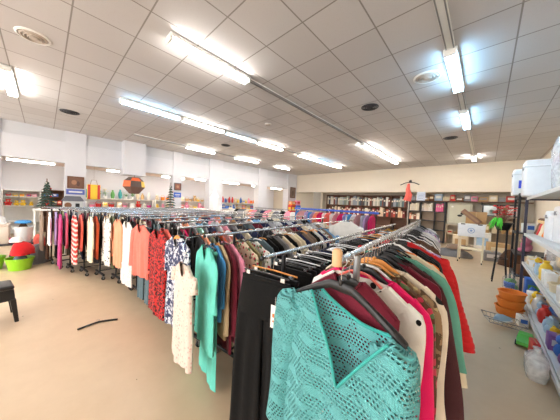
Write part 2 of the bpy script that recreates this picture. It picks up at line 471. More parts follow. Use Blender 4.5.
def sheets(mb, hw, top_z, length, t, neck=(.22, .07, .015), flare=0.0, seed=0, nu=14, nv=9, waist=0.0, wave=1.0, m=0, openfront=0.0, uvs=None, closetop=True):
    """front and back cloth of a hung garment; x across, y along the rail (front = -y), z down from the rail"""
    r = random.Random(seed); ph = [r.uniform(0, 6.28) for _ in range(4)]; kk = [r.uniform(1.6, 2.6), r.uniform(3.2, 5.0)]
    un, fd, bd = neck
    def W(v): return hw*(1.0 - waist*math.sin(min(1, v*1.6)*PI)*.5 + flare*v)
    def zt(u, front):
        s = abs(u); z = zsh(u, min(un, .3))+top_z
        if s < un: z -= (fd if front else bd)*(1-(s/un)**(1.2 if fd > .12 and front else 2.2))
        return z
    def surf(front):
        sg = -1 if front else 1
        def fn(a, v):
            u = -1+2*a; u = math.copysign(abs(u)**.9, u)
            z0 = zt(u, front); zb = zsh(0)+top_z-length - .012*math.sin(3*u+ph[2]) - .02*(abs(u)**3)*0
            z = z0+(zb-z0)*v
            edge = math.sqrt(max(0.0, 1-u*u))
            th = .0125*(1 if abs(u) < .985 else .0) + (t-.0125)*edge*min(1.0, v*3.0)
            rip = wave*t*.42*(min(1, v*2.2))*(math.sin(kk[0]*PI*u+ph[0]+.8*v)+.6*math.sin(kk[1]*PI*u+ph[1]-1.1*v))*(.35+.65*v)
            x = u*W(v) + (sg*openfront*v if front and False else 0)
            x += .006*math.sin(5*v+ph[3])*v
            return (x, sg*th+rip*(.55+.45*edge), z)
        return fn
    uvf = (lambda front: (lambda a, v: ((-1+2*a)*hw+(3 if not front else 0), v*length))) if uvs else (lambda front: None)
    mb.grid(surf(True), nu, nv, m, uvf(True))
    mb.grid(surf(False), nu, nv, m, uvf(False))
    if closetop:
        f, bk = surf(True), surf(False)
        for lo, hi in ((0, (1-un)/2), ((1+un)/2, 1)):
            def cap(a, w, lo=lo, hi=hi):
                q = lo+(hi-lo)*a; p0 = Vector(f(q, 0)); p1 = Vector(bk(q, 0)); p = p0.lerp(p1, w)
                p.z += .007*math.sin(PI*w); return tuple(p)
            mb.grid(cap, max(3, nu//4), 3, m, (lambda a, w: (0, a*.1)) if uvs else None)
    return mb
def sleeve(mb, side, hw, top_z, length, t, seed=0, out=.03, rings=9, seg=10, r0=.062, r1=.042, m=0, puff=0.0, uvs=False, fwd=0.0):
    r = random.Random(seed*3+side); ph = r.uniform(0, 6.28); rr = []
    zs = zsh(1)+top_z
    for i in range(rings+1):
        q = i/rings
        cx = side*(hw*.90+.012+.018*min(1, q*4)+out*q); cz = zs+.012-.02*0-length*q
        rad = (r0+(r1-r0)*q)*(.28 if i == 0 else .82 if i == 1 and rings > 6 else 1)*(1+puff*math.sin(PI*q))
        ry = min(t, rad)*(1 if i else .5)
        if i == 0: cx -= side*.01
        ring = []
        for k in range(seg):
            a = 2*PI*k/seg
            wob = 1+.10*math.sin(3*a+ph+4*q)
            if uvs: mb.uv[len(mb.v)+len(ring)+len(rr)*seg] = (6*side+rad*6*abs((k/seg)-.5), length*q)
            wob = wob if i else 1
            ring.append((side*max(side*(cx+rad*math.cos(a)*wob), hw*.90) if q < (.25 if rings < 8 else .08) else cx+rad*math.cos(a)*wob + .010*q*math.sin(6*q+ph), ry*math.sin(a)*wob+.3*t*q*math.sin(2.5*q+ph)-fwd*math.sin(q*PI*.5), cz+.006*math.sin(8*q+k)))
        rr.append(ring)
    b0 = len(mb.v)
    mb.loft(rr, m=m)
    mb.f.append(tuple(b0+j for j in reversed(range(seg)))); mb.m.append(m)
    return mb
GTYPES = {  # length, sleeve length (0 none), neck (half width share, front drop, back drop), flare, waist, hanger hw
 'blouse':   dict(L=.62, S=.22, neck=(.34,.09,.015), flare=.05, waist=.05, hw=.205),
 'shirt':    dict(L=.68, S=.52, neck=(.28,.06,.01), flare=.02, waist=.0, hw=.215),
 'top':      dict(L=.58, S=0,   neck=(.5,.13,.03), flare=.08, waist=.1, hw=.195),
 'jumper':   dict(L=.60, S=.50, neck=(.32,.06,.015), flare=.0, waist=.0, hw=.215),
 'cardigan': dict(L=.74, S=.54, neck=(.3,.20,.01), flare=.02, waist=.0, hw=.215),
 'jacket':   dict(L=.70, S=.54, neck=(.26,.16,.01), flare=.02, waist=.04, hw=.22),
 'tunic':    dict(L=.86, S=.34, neck=(.34,.12,.015), flare=.12, waist=.04, hw=.21),
 'dress':    dict(L=1.0, S=.18, neck=(.4,.12,.03), flare=.18, waist=.14, hw=.205),
 'coat':     dict(L=.98, S=.56, neck=(.26,.18,.01), flare=.06, waist=.04, hw=.225),
}
CATS = {'top': 'top'}
def garment(typ, mat, loc, rz, label, near=False, t=.024, seed=0, group=None, L=None, S=None, hw=None, out=.02, neck=None, extra=None, puff=0.0, smat=None, low=0.0, flare=None, name=None, r0=.062, r1=.042, fwd=0.0):
    g = GTYPES[typ]; L = L or g['L']; S = g['S'] if S is None else S; hw = hw or g['hw']; neck = neck or g['neck']
    fl = g['flare'] if flare is None else flare
    if near:
        o = thing(name or typ, label, CATS.get(typ, typ), loc, rz, group)
        body = MB(); sheets(body, hw*1.03, low, L, t, neck, fl, seed, 26, 18, g['waist'])
        body.build('body', mat, o)
        if S:
            for sd in (-1, 1):
                sb = MB(); sleeve(sb, sd, hw*1.03, low, S, t*.95, seed, out, 14, 14, r0, r1, puff=puff, fwd=fwd); so = sb.build('sleeve', smat or mat, o)
        # neck band following the front neckline
        un, fd, bd = neck
        nb = MB(); pts = []
        for i in range(13):
            u = -un+2*un*i/12; z = zsh(u, min(un,.3))+low-fd*(1-(abs(u)/un)**(1.2 if fd > .12 else 2.2))
            pts.append((u*hw*1.03, -.0145, z))
        nb.tube(pts, .0045, 6); nb.build('collar' if typ in ('shirt','jacket','coat') else 'neckband', smat or mat, o)
        return o
    mb = MB(); sheets(mb, hw*1.03, low, L, t, neck, fl, seed, 10, 6, g['waist'], .65)
    if S:
        for sd in (-1, 1): sleeve(mb, sd, hw*1.03, low, S, t*.9, seed, out, 5, 7)
    return tag(mb.build(name or typ, mat, None, True, loc, rz), label, CATS.get(typ, typ), group)
def trousers(mat, loc, rz, label, near, t=.022, seed=0, L=1.02, hw=.19, wide=.1, group=None, tagcard=False, name='trousers'):
    r = random.Random(seed)
    def legm(sd, n, seg):
        mb = MB(); rings = []
        ph = r.uniform(0, 6.28)
        for i in range(n+1):
            q = i/n; cx = sd*(hw*.5+.012*q*3*q); rad = hw*.52+(wide-hw*.52)*q; z = -.33-(L-.2)*q
            rings.append([(cx+rad*math.cos(2*PI*k/seg)+.008*math.sin(5*q+ph), t*(.9+.1*q)*math.sin(2*PI*k/seg)*(1+.35*math.sin(3*2*PI*k/seg+ph))+t*.3*math.sin(4*q+ph)*q+(t*.38*math.sin(7*math.cos(2*PI*k/seg)+ph+1.5*q)*min(1, q*3) if n > 8 else 0), z) for k in range(seg)])
        return mb.loft(rings)
    up = MB(); n = 22 if near else 10
    def f(sg):
        return lambda a, v: ((-1+2*a)*(hw*.82+hw*.2*v), sg*(.0095+(t-.0095)*math.sqrt(max(0, 1-(2*a-1)**2))*min(1, v*2))+.25*t*v*math.sin(9*a+seed), -.118-.24*v)
    up.grid(f(-1), n, 6); up.grid(f(1), n, 6)
    if near:
        o = thing(name, label, 'trousers', loc, rz, group)
        up.build('seat', mat, o)
        for sd in (-1, 1): legm(sd, 14, 30).build('leg', mat, o)
        wb = MB(); wb.rbox((0, 0, -.132), (hw*1.68, .027, .026), .006); wb.build('waistband', mat, o)
        return o
    for sd in (-1, 1):
        l = legm(sd, 5, 8); bb = len(up.v); up.v += l.v
        for q in l.f: up.f.append(tuple(bb+i for i in q)); up.m.append(0)
    return tag(up.build(name, mat, None, True, loc, rz), label, 'trousers', group)

def price_tag(parent, loc, rz=0.0, size=(.035, .075), stripe=(236,120,60), string=.05):
    b = MB(); b.rbox((0, 0, 0), (size[0], size[1], .0016), .0007, 2)
    o = b.build('price_tag', M_paper, parent, True, loc); o.rotation_euler = (PI/2, 0, rz)
    s = MB(); s.box((0, size[1]*.05, .0012), (size[0]*.6, size[1]*.16, .0008)); s.box((0, -size[1]*.2, .0012), (size[0]*.55, size[1]*.07, .0008))
    s.build('printed_mark', solid('tag_orange', stripe, .6), o)
    st = MB(); st.tube([(0, size[1]*.5, 0), (.004, size[1]*.5+string, .002)], .0009, 5); st.build('tag_string', M_paper, o)
    return o

class Rack:
    def __init__(s, name, x, y, L, z, tilt, label, railmat=M_chrome, up=.08, cap=None, near=False, footw=.24, rr=.0125, um=None):
        s.short = name; s.x, s.y, s.L, s.z, s.tilt, s.up = x, y, L, z, tilt, up
        s.lean = 0.0; s.rz = tilt       # rotation: local +y is along the rail
        t = s.t = thing('clothes_rack', label, 'clothes rack', (x, y, 0), s.rz)
        n = 12
        b = MB(); b.tube([(0, L*i/4, z) for i in range(5)], rr, n); b.build('rail', railmat, t)
        for yy in (up, L-up):
            b = MB(); b.tube([(0, yy, .10), (0, yy, z-rr-.001)], .014, 10); b.build('upright', um or M_blackmetal, t)
            b = MB(); b.rbox((0, yy, .095), (footw*2, .035, .03), .008); f = b.build('foot', M_blackmetal, t)
            for sd in (-1, 1):
                c = MB(); w = MB(); cx = sd*(footw-.03)
                c.box((cx, yy, .072), (.035, .008, .02)); c.box((cx-.018, yy, .048), (.004, .03, .05)); c.box((cx+.018, yy, .048), (.004, .03, .05))
                co = c.build('caster', M_steel, t)
                w.tube([(cx-.012, yy, .031), (cx+.012, yy, .031)], .030, 14); w.build('wheel', M_rubber, co)
        b = MB(); b.tube([(0, up, .13), (0, L-up, .13)], .011, 8); b.build('base_bar', M_blackmetal, t)
        if cap:
            b = MB(); b.lathe([(.006,-.014),(.016,-.012),(.017,.034),(.012,.044),(.004,.047)], (0, .0, z), 14); b.build('end_cap', cap, t)
        else:
            for yy in (-.018, L+.004):
                b = MB(); b.ball((0, yy, z), rr+.002, 10, 6); b.build('end_cap', M_black, t)
        s.items = []
    def at(s, d, z=None):
        return (s.x - math.sin(s.tilt)*d, s.y + math.cos(s.tilt)*d, s.z if z is None else z)
def hang(rack, specs):
    """specs: dicts with d (distance along the rail), col, pat, typ ... ; labels are made unique per rack"""
    count, seen = {}, {}
    for sp in specs:
        k = sp.get('desc') or ((sp['col']+' '+sp['pat']) if sp.get('pat') else sp['col'])+' '+sp['typ']
        sp['k'] = k; count[k] = count.get(k, 0)+1
    for sp in specs:
        k = sp['k']; seen[k] = seen.get(k, 0)+1
        if sp.get('label'): lab = sp['label']; hl = sp.get('hshort', k+' on the '+rack.short)
        elif count[k] == 1: lab = 'the one %s on the %s' % (k, rack.short); hl = '%s on the %s' % (k, rack.short)
        else: lab = '%s %s from the near end of the %s' % (ORD[seen[k]-1], k, rack.short); hl = lab
        rz = rack.rz + sp.get('yaw', 0.0) + rack.lean; p = rack.at(sp['d']); near = sp.get('near', False)
        hw = sp.get('hw') or (GTYPES[sp['typ']]['hw'] if sp['typ'] in GTYPES else .19)
        hk = sp.get('hk') or ('clip' if sp['typ'] in ('trousers', 'skirt') else 'slim'); hc = sp.get('hc', 'black')
        hanger(hk, hc, hw*(.86 if hk != 'clip' else 1), p, rz, '%s hanger holding the %s' % (hc, hl), near)
        m = sp.get('mat') or fab(sp['col'], sp.get('pat'))
        if sp['typ'] == 'trousers':
            o = trousers(m, p, rz, lab, near, sp.get('t', .022), sp['seed'], sp.get('L', 1.02), hw, sp.get('wide', .1))
        else:
            o = garment(sp['typ'], m, p, rz, lab, near, sp.get('t', .024), sp['seed'], None, sp.get('L'), sp.get('S'), hw, sp.get('out', .02), sp.get('neck'), puff=sp.get('puff', 0.0),
                        smat=sp.get('smat'), flare=sp.get('flare'), r0=sp.get('r0', .062), r1=sp.get('r1', .042), fwd=sp.get('fwd', 0.0))
        sp['o'] = o
    return specs
_seed = [100]
def fill(rack, specs, d0, d1, step, palette, types, rnd, near_until=0.0, hcs=('black','black','white','wooden'), t=None):
    d = d0
    while d < d1:
        if abs(d-rack.up) < .045 or abs(d-(rack.L-rack.up)) < .045: d += .05; continue
        _seed[0] += 1
        typ = rnd.choice(types); col = rnd.choice(palette); pat = None
        if isinstance(col, tuple): col, pat = col
        specs.append(dict(d=d, typ=typ, col=col, pat=pat, seed=_seed[0], hc=rnd.choice(hcs), yaw=.05*math.sin(d*1.6+rack.x*3)-.05+rnd.uniform(-.01, .01), t=t or min(.03, step*.25), near=d < near_until, hk='coat' if rnd.random() < .35 and typ != 'trousers' else None, out=.008))
        d += step*rnd.uniform(.92, 1.12)
    return specs
def S(d, typ, col, pat=None, **kw):
    _seed[0] += 1
    kw.setdefault('near', True); kw.setdefault('t', .022)
    return dict(d=d, typ=typ, col=col, pat=pat, seed=_seed[0], **kw)

# ------------------------------------------------------------------ the turquoise sweater in front
def crochet_mat():
    N = NT('crochet_turquoise')
    uvn = N.add('ShaderNodeUVMap'); sp = N.add('ShaderNodeSeparateXYZ'); N.link(uvn.outputs[0], sp.inputs[0])
    u, v = sp.outputs[0], sp.outputs[1]
    px, pz = .0140, .0128
    vv = N.math('ADD', v, N.math('MULTIPLY', N.math('SINE', N.math('MULTIPLY', u, 22)), .006))
    row = N.math('FLOOR', N.math('DIVIDE', vv, pz))
    fu = N.math('SUBTRACT', N.math('FRACT', N.math('ADD', N.math('DIVIDE', u, px), N.math('MULTIPLY', row, .5))), .5)
    fv = N.math('SUBTRACT', N.math('FRACT', N.math('DIVIDE', vv, pz)), .5)
    d = N.math('SQRT', N.math('ADD', N.math('MULTIPLY', fu, fu), N.math('MULTIPLY', N.math('MULTIPLY', fv, fv), 1.3)))
    # bands of open rows between bands of closed knit, with diagonal lozenges
    band = N.math('LESS_THAN', N.math('FRACT', N.math('DIVIDE', vv, .083)), .62)
    loz = N.math('LESS_THAN', N.math('ABSOLUTE', N.math('SUBTRACT', N.math('PINGPONG', N.math('ADD', u, 5), .055), N.math('PINGPONG', v, .055))), .0075)
    open_ = N.math('MAXIMUM', band, loz)
    rad = N.math('MULTIPLY', open_, .31)
    hole = N.math('LESS_THAN', d, rad)
    nz = N.noise(uvn.outputs[0], 120, 3)
    col = N.mix(nz, lin((56,160,166)), lin((112,204,206)))
    rib = N.math('ABSOLUTE', N.math('SINE', N.math('MULTIPLY', vv, PI/.00625)))
    col = N.mix(N.math('MULTIPLY', rib, .35), col, lin((136,216,216)))
    N.link(col, N.b.inputs['Base Color']); N.b.inputs['Roughness'].default_value = .95
    N.b.inputs['Sheen Weight'].default_value = .2; N.b.inputs['Specular IOR Level'].default_value = .15
    stitch = N.math('MULTIPLY', N.math('ABSOLUTE', N.math('SINE', N.math('MULTIPLY', u, PI/.0034))), rib)
    hgt = N.math('ADD', N.math('MULTIPLY', stitch, .5), N.math('ADD', N.math('MULTIPLY', N.math('MINIMUM', N.math('DIVIDE', d, .5), 1.0), open_), N.math('MULTIPLY', nz, .6)))
    N.bump(hgt, .9, .006)
    tr = N.add('ShaderNodeBsdfTransparent'); mx = N.add('ShaderNodeMixShader')
    N.link(hole, mx.inputs[0]); N.link(N.b.outputs[0], mx.inputs[1]); N.link(tr.outputs[0], mx.inputs[2]); N.link(mx.outputs[0], N.out.inputs[0])
    return N.mat
def sweater(loc, rz):
    m = crochet_mat(); mr = solid('crochet_rib', (72,176,170), .95, 0, .15, 200, .4, .15)
    o = thing('jumper', 'turquoise open-knit V-neck jumper on the thick black hanger at the front', 'jumper', loc, rz)
    hw, L = .236, .80; uL, uR, uV, dep = -.47, .84, .20, .265
    def ztop(u): return zsh(u)-.028 - .05*max(0, abs(u)-.9)
    def front_top(u):
        if uL < u < uR:
            zl, zr = ztop(uL), ztop(uR)-.012
            if u < uV: k = (u-uL)/(uV-uL); return zl-(dep)*(k**1.08)
            k = (uR-u)/(uR-uV); return zr-(zl-dep*1.0-zr)*-1*(k**1.08)
        return ztop(u)-(.012 if u > uR else 0)
    def back_top(u):
        if uL < u < uR:
            k = (u-uL)/(uR-uL); a = ztop(uL); c = ztop(uR)-.012
            return a+(c-a)*k-.035*math.sin(PI*k)
        return ztop(u)-(.012 if u > uR else 0)
    def surf(top, sg):
        def fn(a, v):
            u = -1+2*a
            z0 = top(u); zb = -.09-L
            z = z0+(zb-z0)*v; q = (-.1-z)/L
            e = math.sqrt(max(0, 1-u*u))
            th = .021*(1 if abs(u) < .99 else .2)+(.036 if sg < 0 else .012)*e*min(1, q*2.2+.05)
            rip = .012*min(1, q*2)*(math.sin(4.2*u+.6+1.2*q)+.7*math.sin(9*u+2*q+1.3))
            sag = -.012*math.exp(-((u-.1)/.25)**2)*min(1, q*3)
            x = u*hw*(1+.06*q if u < 0 else .95-.10*q)
            return (x, sg*th+rip+(sag if sg < 0 else 0), z)
        return fn
    uvf = lambda top, off: (lambda a, v: (off+(-1+2*a)*hw, -(top(-1+2*a)+(-.09-L-top(-1+2*a))*v)))
    b = MB(); b.grid(surf(front_top, -1), 60, 46, 0, uvf(front_top, 0)); b.build('front_panel', m, o)
    b = MB(); b.grid(surf(back_top, 1), 44, 36, 0, uvf(back_top, 2)); b.build('back_panel', m, o)
    nb = MB(); f = surf(front_top, -1); pts = []
    for i in range(41):
        u = uL+(uR-uL)*i/40; p = Vector(f((u+1)/2, 0)); p.y -= .002; pts.append(p)
    nb.tube(pts, .0045, 8); f = surf(back_top, 1); nb.tube([Vector(f((uL+(uR-uL)*i/24+1)/2, 0))+Vector((0, .002, 0)) for i in range(25)], .006, 8)
    nb.build('neckband', mr, o)
    for sd in (-1, 1):
        sb = MB(); sleeve(sb, sd, hw*(.99 if sd < 0 else .84), -.02, .60, .052 if sd < 0 else .04, 5+sd, .058 if sd < 0 else -.035, 22, 26, .092 if sd < 0 else .07, .066 if sd < 0 else .05, uvs=True)
        sb.build('sleeve', m, o)
    return o

# ------------------------------------------------------------------ rack one: right-hand rack with the sweater
rnd = random.Random(11)
R1 = Rack('turquoise-jumper rack', -.352, .665, 3.75, 1.412, .122, 'long chrome-railed clothes rack nearest the right aisle, turquoise jumper on its end', up=.225, um=M_steel, cap=solid('cap_tan', (222,178,132), .5), near=True)
p = R1.at(.05)
hanger('wide', 'black', .222, p, -.15, 'thick black hanger holding the turquoise open-knit jumper', True)
_hdone.clear()
sweater(p, -.15)
specs1 = [
 S(.13, 'top', 'wine', neck=(.3,.06,.02), label='wine and magenta top glimpsed through the neck of the turquoise jumper', hc='black', hk='coat', yaw=-.26, hw=.185, L=.6, t=.014),
 S(.265, 'jacket', 'white', 'dots', label='white jacket with black spots right behind the turquoise jumper', hc='coral', yaw=-.24, hw=.200, t=.022, L=.86, S=.40, out=-.03, mat=fabric('white spots', (236,232,226), 'dots', (20,20,22), scale=1.15)),
 S(.335, 'cardigan', 'hot pink', label='hot pink cardigan between the white spotted jacket and brown print one', hc='black', hk='coat', yaw=-.23, hw=.214, L=.84, S=.58),
 S(.40, 'shirt', 'brown', 'floral', label='brown floral shirt squeezed beside the hot pink cardigan', hc='white', yaw=-.22, hw=.218, L=.74),
 S(.465, 'jacket', 'taupe', 'camo', label='taupe and brown patterned jacket behind the hot pink cardigan', hc='wooden', yaw=-.22, hw=.226, L=.86, S=.56, mat=fabric('taupe print', (150,122,92), 'camo', (92,72,54), (176,160,120))),
 S(.53, 'jacket', 'white', 'dots', label='cream jacket with few black spots on an orange wooden hanger', hc='wooden', hk='coat', yaw=-.21, hw=.242, out=.05, L=.92, S=.60, mat=fabric('cream spots', (228,214,194), 'dots', (30,28,28), scale=.7)),
 S(.60, 'top', 'black', label='black vest top beside the cream spotted jacket', hc='black', yaw=-.2, hw=.20),
 S(.665, 'shirt', 'wine', label='wine red shirt behind the cream spotted jacket', hc='black', hk='coat', yaw=-.2, hw=.235, L=.66, S=.3),
 S(.735, 'coat', 'brown', label='long dark brown cardigan coat hanging lowest on the jumper rack aisle side', hc='black', hk='coat', yaw=-.19, hw=.25, out=.12, L=.88, S=.70, mat=fabric('deep aubergine', (74,40,44)), typ2=None),
 S(.80, 'shirt', 'black', label='black shirt between the dark brown coat and the teal jumper', hc='black', yaw=-.18),
 S(.87, 'jumper', 'teal', label='dusty teal jumper peeping out behind the dark brown coat', hc='black', yaw=-.17, hw=.255, L=.62, S=.50, out=.13, mat=fabric('dusty teal', (104,168,150))),
 S(.94, 'top', 'black', 'leopard', label='black and tan animal print top beside the dusty teal jumper', hc='black', hk='coat', yaw=-.16, mat=fabric('black tan print', (30,27,27), 'camo', (196,150,100), (220,214,205))),
 S(1.01, 'cardigan', 'cream', label='cream long cardigan in front of the ruffled red one', hc='black', yaw=-.15, hw=.25, L=.90, S=.66, out=.14),
 S(1.08, 'blouse', 'orange', label='orange blouse just before the ruffled red cardigan', hc='black', hk='coat', yaw=-.12),
]
specs1 += [S(1.15, 'jacket', 'black', hc='white', hk='coat', yaw=-.12, hw=.235), S(1.22, 'shirt', 'black', yaw=-.11, hw=.23, hk='coat'), S(1.29, 'jacket', 'charcoal', yaw=-.1, hw=.235, hc='black')]
RED = S(1.37, 'cardigan', 'red', label='ruffled red cardigan sticking out into the right aisle', hc='black', hk='coat', yaw=-.12, hw=.255, L=.62, S=.62, out=.19, r0=.075, r1=.06, t=.036)
specs1 += [RED, S(1.47, 'blouse', 'lilac', label='lilac patterned blouse right behind the ruffled red cardigan', pat='floral', hc='black', yaw=-.1, hw=.235)]
specs = []
palette_dark = ['black','black','black','charcoal','navy','black','grey','wine','white','brown']
fill(R1, specs, 1.56, 2.15, .075, palette_dark, ['shirt','jacket','top','cardigan'], rnd, 1.9, ('black','black','black','white'))
fill(R1, specs, 2.18, 3.7, .11, ['black','pale grey','white','charcoal','lilac','grey',('white','stripes'),'pale grey','black',('white','floral')], ['shirt','jacket','blouse','cardigan'], rnd, 0, ('black','black','grey'))
for q_ in specs1[1:]+specs:
    if q_ is not RED: q_.setdefault('neck', (.60, .10, .035))
hang(R1, specs1+specs)
# ruffles on the red cardigan's sleeves
rm = fab('red')
for sl in [c for c in RED['o'].children if c.name.startswith('sleeve')]:
    sgn = 1 if sum(v.co.x for v in sl.data.vertices) > 0 else -1
    for i in range(15):
        q = .05+.93*i/15; cx = sgn*(.255*1.03*.90+.030+.19*q); cz = zsh(1)+.005-.62*q
        b = MB(); b.lathe([(.060,.026),(.069,.012),(.073,-.012),(.071,-.016),(.062,-.002)], (cx, 0, cz), 18, sy=.62, cap=False)
        b.build('ruffle', rm, sl)
price_tag(RED['o'], (.0, -.055, -.22), .2)
j = specs1[1]['o']; b = MB(); b.box((.20, -.034, -.48), (.085, .003, .17)); b.build('hanging_label', M_paper, j)
w = specs1[7]['o']
for i, (x, z) in enumerate(((.06,-.20),(.085,-.235),(.06,-.27))):
    b = MB(); b.lathe([(.012,-.002),(.018,0),(.012,.002)], seg=14); q = b.build('printed_mark', M_whitep, w); q.location = (x+.1, -.03, z); q.rotation_euler = (PI/2, 0, 0)

# ------------------------------------------------------------------ rack two: black trousers
R2 = Rack('black-trousers rack', -.908, .86, 3.9, 1.285, .10, 'clothes rack of black trousers and dark clothes beside the turquoise jumper', up=.19, footw=.2)
velvet = fabric('black velvet', (7,7,8), rough=.8); velvet.node_tree.nodes['Principled BSDF'].inputs['Sheen Weight'].default_value = .03
sp2 = [S(.015+.072*i, 'trousers', 'black', label=l, hc=c, yaw=y, hw=h, wide=w_, L=ln, t=.022, mat=velvet if i % 2 == 0 else None) for i, (l, c, y, h, w_, ln) in enumerate([
  ('black velvet trousers at the very front of their rack, with price tag', 'black', .06, .20, .12, 1.06),
  ('black wide trousers second from the front of the black-trousers rack', 'wooden', .04, .21, .13, 1.08)])]
sp2 += [S(.27+.062*i, 'trousers' if i not in (3, 6) else 'dress', 'black' if i not in (4,) else 'charcoal', hc=['black','grey','white'][i % 3], yaw=.05*math.sin(i), L=1.02 if i not in (3, 6) else .95, t=.02, near=i < 5) for i in range(9)]
fill(R2, sp2, .87, 1.7, .085, ['black','black','black','navy','charcoal','black'], ['trousers','trousers','jacket','shirt'], rnd, 0, ('black','black','white'))
fill(R2, sp2, 1.75, 3.5, .13, ['black','charcoal','navy','black','grey','black','slate','white'], ['shirt','jacket','blouse','trousers'], rnd, 0)
sp2 += [S(3.60, 'jacket', 'mustard', label='mustard yellow jacket near the far end of the black-trousers rack', near=False, hw=.24, yaw=-.4)]
hang(R2, sp2)
price_tag(sp2[0]['o'], (.105, -.040, -.30), .0, (.055, .125))

# ------------------------------------------------------------------ rack three: teal tunic, with a lower arm for the pale dress
R3 = Rack('teal-tunic rack', -1.74, .955, 3.9, 1.29, .115, 'clothes rack with the teal tunic and pale lace dress at its near end', up=.315)
sp3 = [
 S(.0, 'tunic', 'teal', label='teal tunic with wide sleeves hanging at its rack end', hc='black', hk='coat', yaw=-.32, hw=.205, L=.84, S=.40, out=.01, t=.020, r0=.07, r1=.075, flare=.14),
 S(.045, 'trousers', 'teal', label='teal wide trousers under and behind the teal tunic', hc='black', yaw=-.31, hw=.17, L=1.12, wide=.11, t=.013),
 S(.085, 'shirt', 'blue', label='bright blue shirt directly behind the teal tunic', hc='black', yaw=-.31, hw=.205, L=.60, S=.40, t=.015, out=.0),
 S(.13, 'cardigan', 'beige', label='beige cardigan behind the bright blue shirt', hc='wooden', hk='coat', yaw=-.30, hw=.208, L=.78, S=.64, t=.016, out=.0),
 S(.18, 'cardigan', 'wine', label='wine cardigan beside the orchid pink one near the black trousers', hc='black', hk='coat', yaw=-.28, hw=.235, L=.92, S=.66, out=.02, t=.017),
 S(.235, 'cardigan', 'dusty rose', label='orchid pink cardigan beside the wine one near the black trousers', hc='black', yaw=-.26, hw=.262, L=.84, S=.60, out=.04, t=.02, mat=fabric('orchid pink', (226,140,168))),
 S(.39, 'blouse', 'cream', 'floral', label='cream floral blouse behind the orchid pink cardigan', hc='black', yaw=-.16, hw=.225, L=.84, t=.018),
 S(.45, 'jacket', 'khaki', label='khaki jacket behind the cream floral blouse', hc='black', yaw=-.14, hw=.228, L=.80, S=.58, t=.018),
 S(.54, 'dress', 'white', 'floral', label='white floral dress further back behind the khaki jacket', hc='black', yaw=-.1, hw=.235, L=.92),
]
fill(R3, sp3, .65, 2.2, .098, ['black','grey','white','navy','taupe','peach','black','cream',('white','floral'),'slate'], ['blouse','shirt','jacket','cardigan'], rnd, 0)
fill(R3, sp3, 2.25, 3.75, .15, ['black','grey','navy','slate','pink','peach','sky blue','cream'], ['blouse','shirt','jacket'], rnd, 0)
hang(R3, sp3)
b = MB(); b.tube([(-.014, .315, 1.262), (-.27, .31, 1.255), (-.30, .0, 1.235), (-.20, -.09, 1.19), (-.10, -.15, 1.162), (-.06, -.15, 1.16)], .006, 8); b.ball((-.055, -.15, 1.16), .009, 8, 6); b.build('side_arm', M_chrome, R3.t)
# the pale lace dress hung on the side arm
wp = Vector((R3.x, R3.y, 0)) + Matrix.Rotation(R3.tilt, 3, 'Z') @ Vector((-.085, -.148, 0))
hanger('slim', 'black', .15, (wp.x, wp.y, 1.158), -.02, 'small black hanger holding the pale lace dress', True)
garment('dress', fabric('pale lace', (222,206,194), 'floral', (222,200,186), (212,168,158), 1.6), (wp.x, wp.y, 1.158), -.02, 'pale lace dress hanging in front of the teal tunic', True, .026, 77, L=.84, S=.12, hw=.165, flare=.22)

# ------------------------------------------------------------------ racks four to thirteen
def rack_many(name, x, y, L, z, label, lead, palette, step, types, tail=1.0, **kw):
    kw.setdefault('up', .155); R = Rack(name, x, y, L, z, .115, label, **kw)
    sp = list(lead); R.lean = -.12
    d0 = max(s_['d'] for s_ in sp)+.09
    fill(R, sp, d0, .95, min(step, .125), ['black','charcoal','navy','brown','taupe','olive','wine','grey','slate','cream','peach'] if step > .2 else palette, ['coat','dress','trousers','shirt','jacket','cardigan','coat'] if step > .2 else types, rnd, 0)
    fill(R, sp, max(.95, sp[-1]['d']+.12), L-.08, step*1.25, palette, types, rnd, 0)
    hang(R, sp); return R, sp
MIX = ['black','grey','white','navy','taupe','peach','cream',('white','floral'),'slate','pale grey','charcoal','pink','wine','sky blue',('navy','dots')]
TY = ['blouse','shirt','jacket','cardigan','top']
rack_many('navy-leaf-print rack', -2.4, 0.98, 3.7, 1.285, 'clothes rack with the navy and white leaf-print dress at its near end', [
 S(.0, 'dress', 'navy', 'leaf', label='navy and white leaf-print dress at its rack end', hc='wooden', hk='coat', yaw=.05, hw=.21, L=1.0, S=.34, mat=fabric('navy leaf', (52,58,92), 'camo', (214,216,224), (96,104,140), 1.3)),
 S(.07, 'trousers', 'black', label='black trousers right behind the navy leaf-print dress', yaw=.03, L=1.0),
 S(.22, 'jacket', 'charcoal', yaw=.0), S(.29, 'blouse', 'peach', yaw=.0), S(.37, 'shirt', 'olive', yaw=-.02), S(.44, 'jacket', 'black', yaw=-.02), S(.52, 'shirt', 'rust', yaw=-.02), S(.60, 'blouse', 'dusty rose')],
 MIX, .14, TY)
rack_many('leopard-dress rack', -3.0, 0.985, 3.7, 1.29, 'clothes rack with the red leopard-print dress at its near end', [
 S(-.0, 'dress', 'red', 'leopard', label='red and black leopard-print dress at its rack end', hc='black', yaw=.05, hw=.215, L=1.08, S=.50, flare=.1, mat=fabric('red leopard', (196,46,44), 'leopard', (44,14,20), scale=1.0)),
 S(.075, 'cardigan', 'coral', label='coral long cardigan right behind the leopard-print dress', hc='black', yaw=.0, hw=.235, L=.86, S=.70, out=.03),
 S(.235, 'jacket', 'black', yaw=0), S(.31, 'top', 'hot pink', yaw=0), S(.39, 'jacket', 'wine'), S(.47, 'shirt', 'grey'), S(.56, 'blouse', 'mint')],
 MIX, .16, TY)
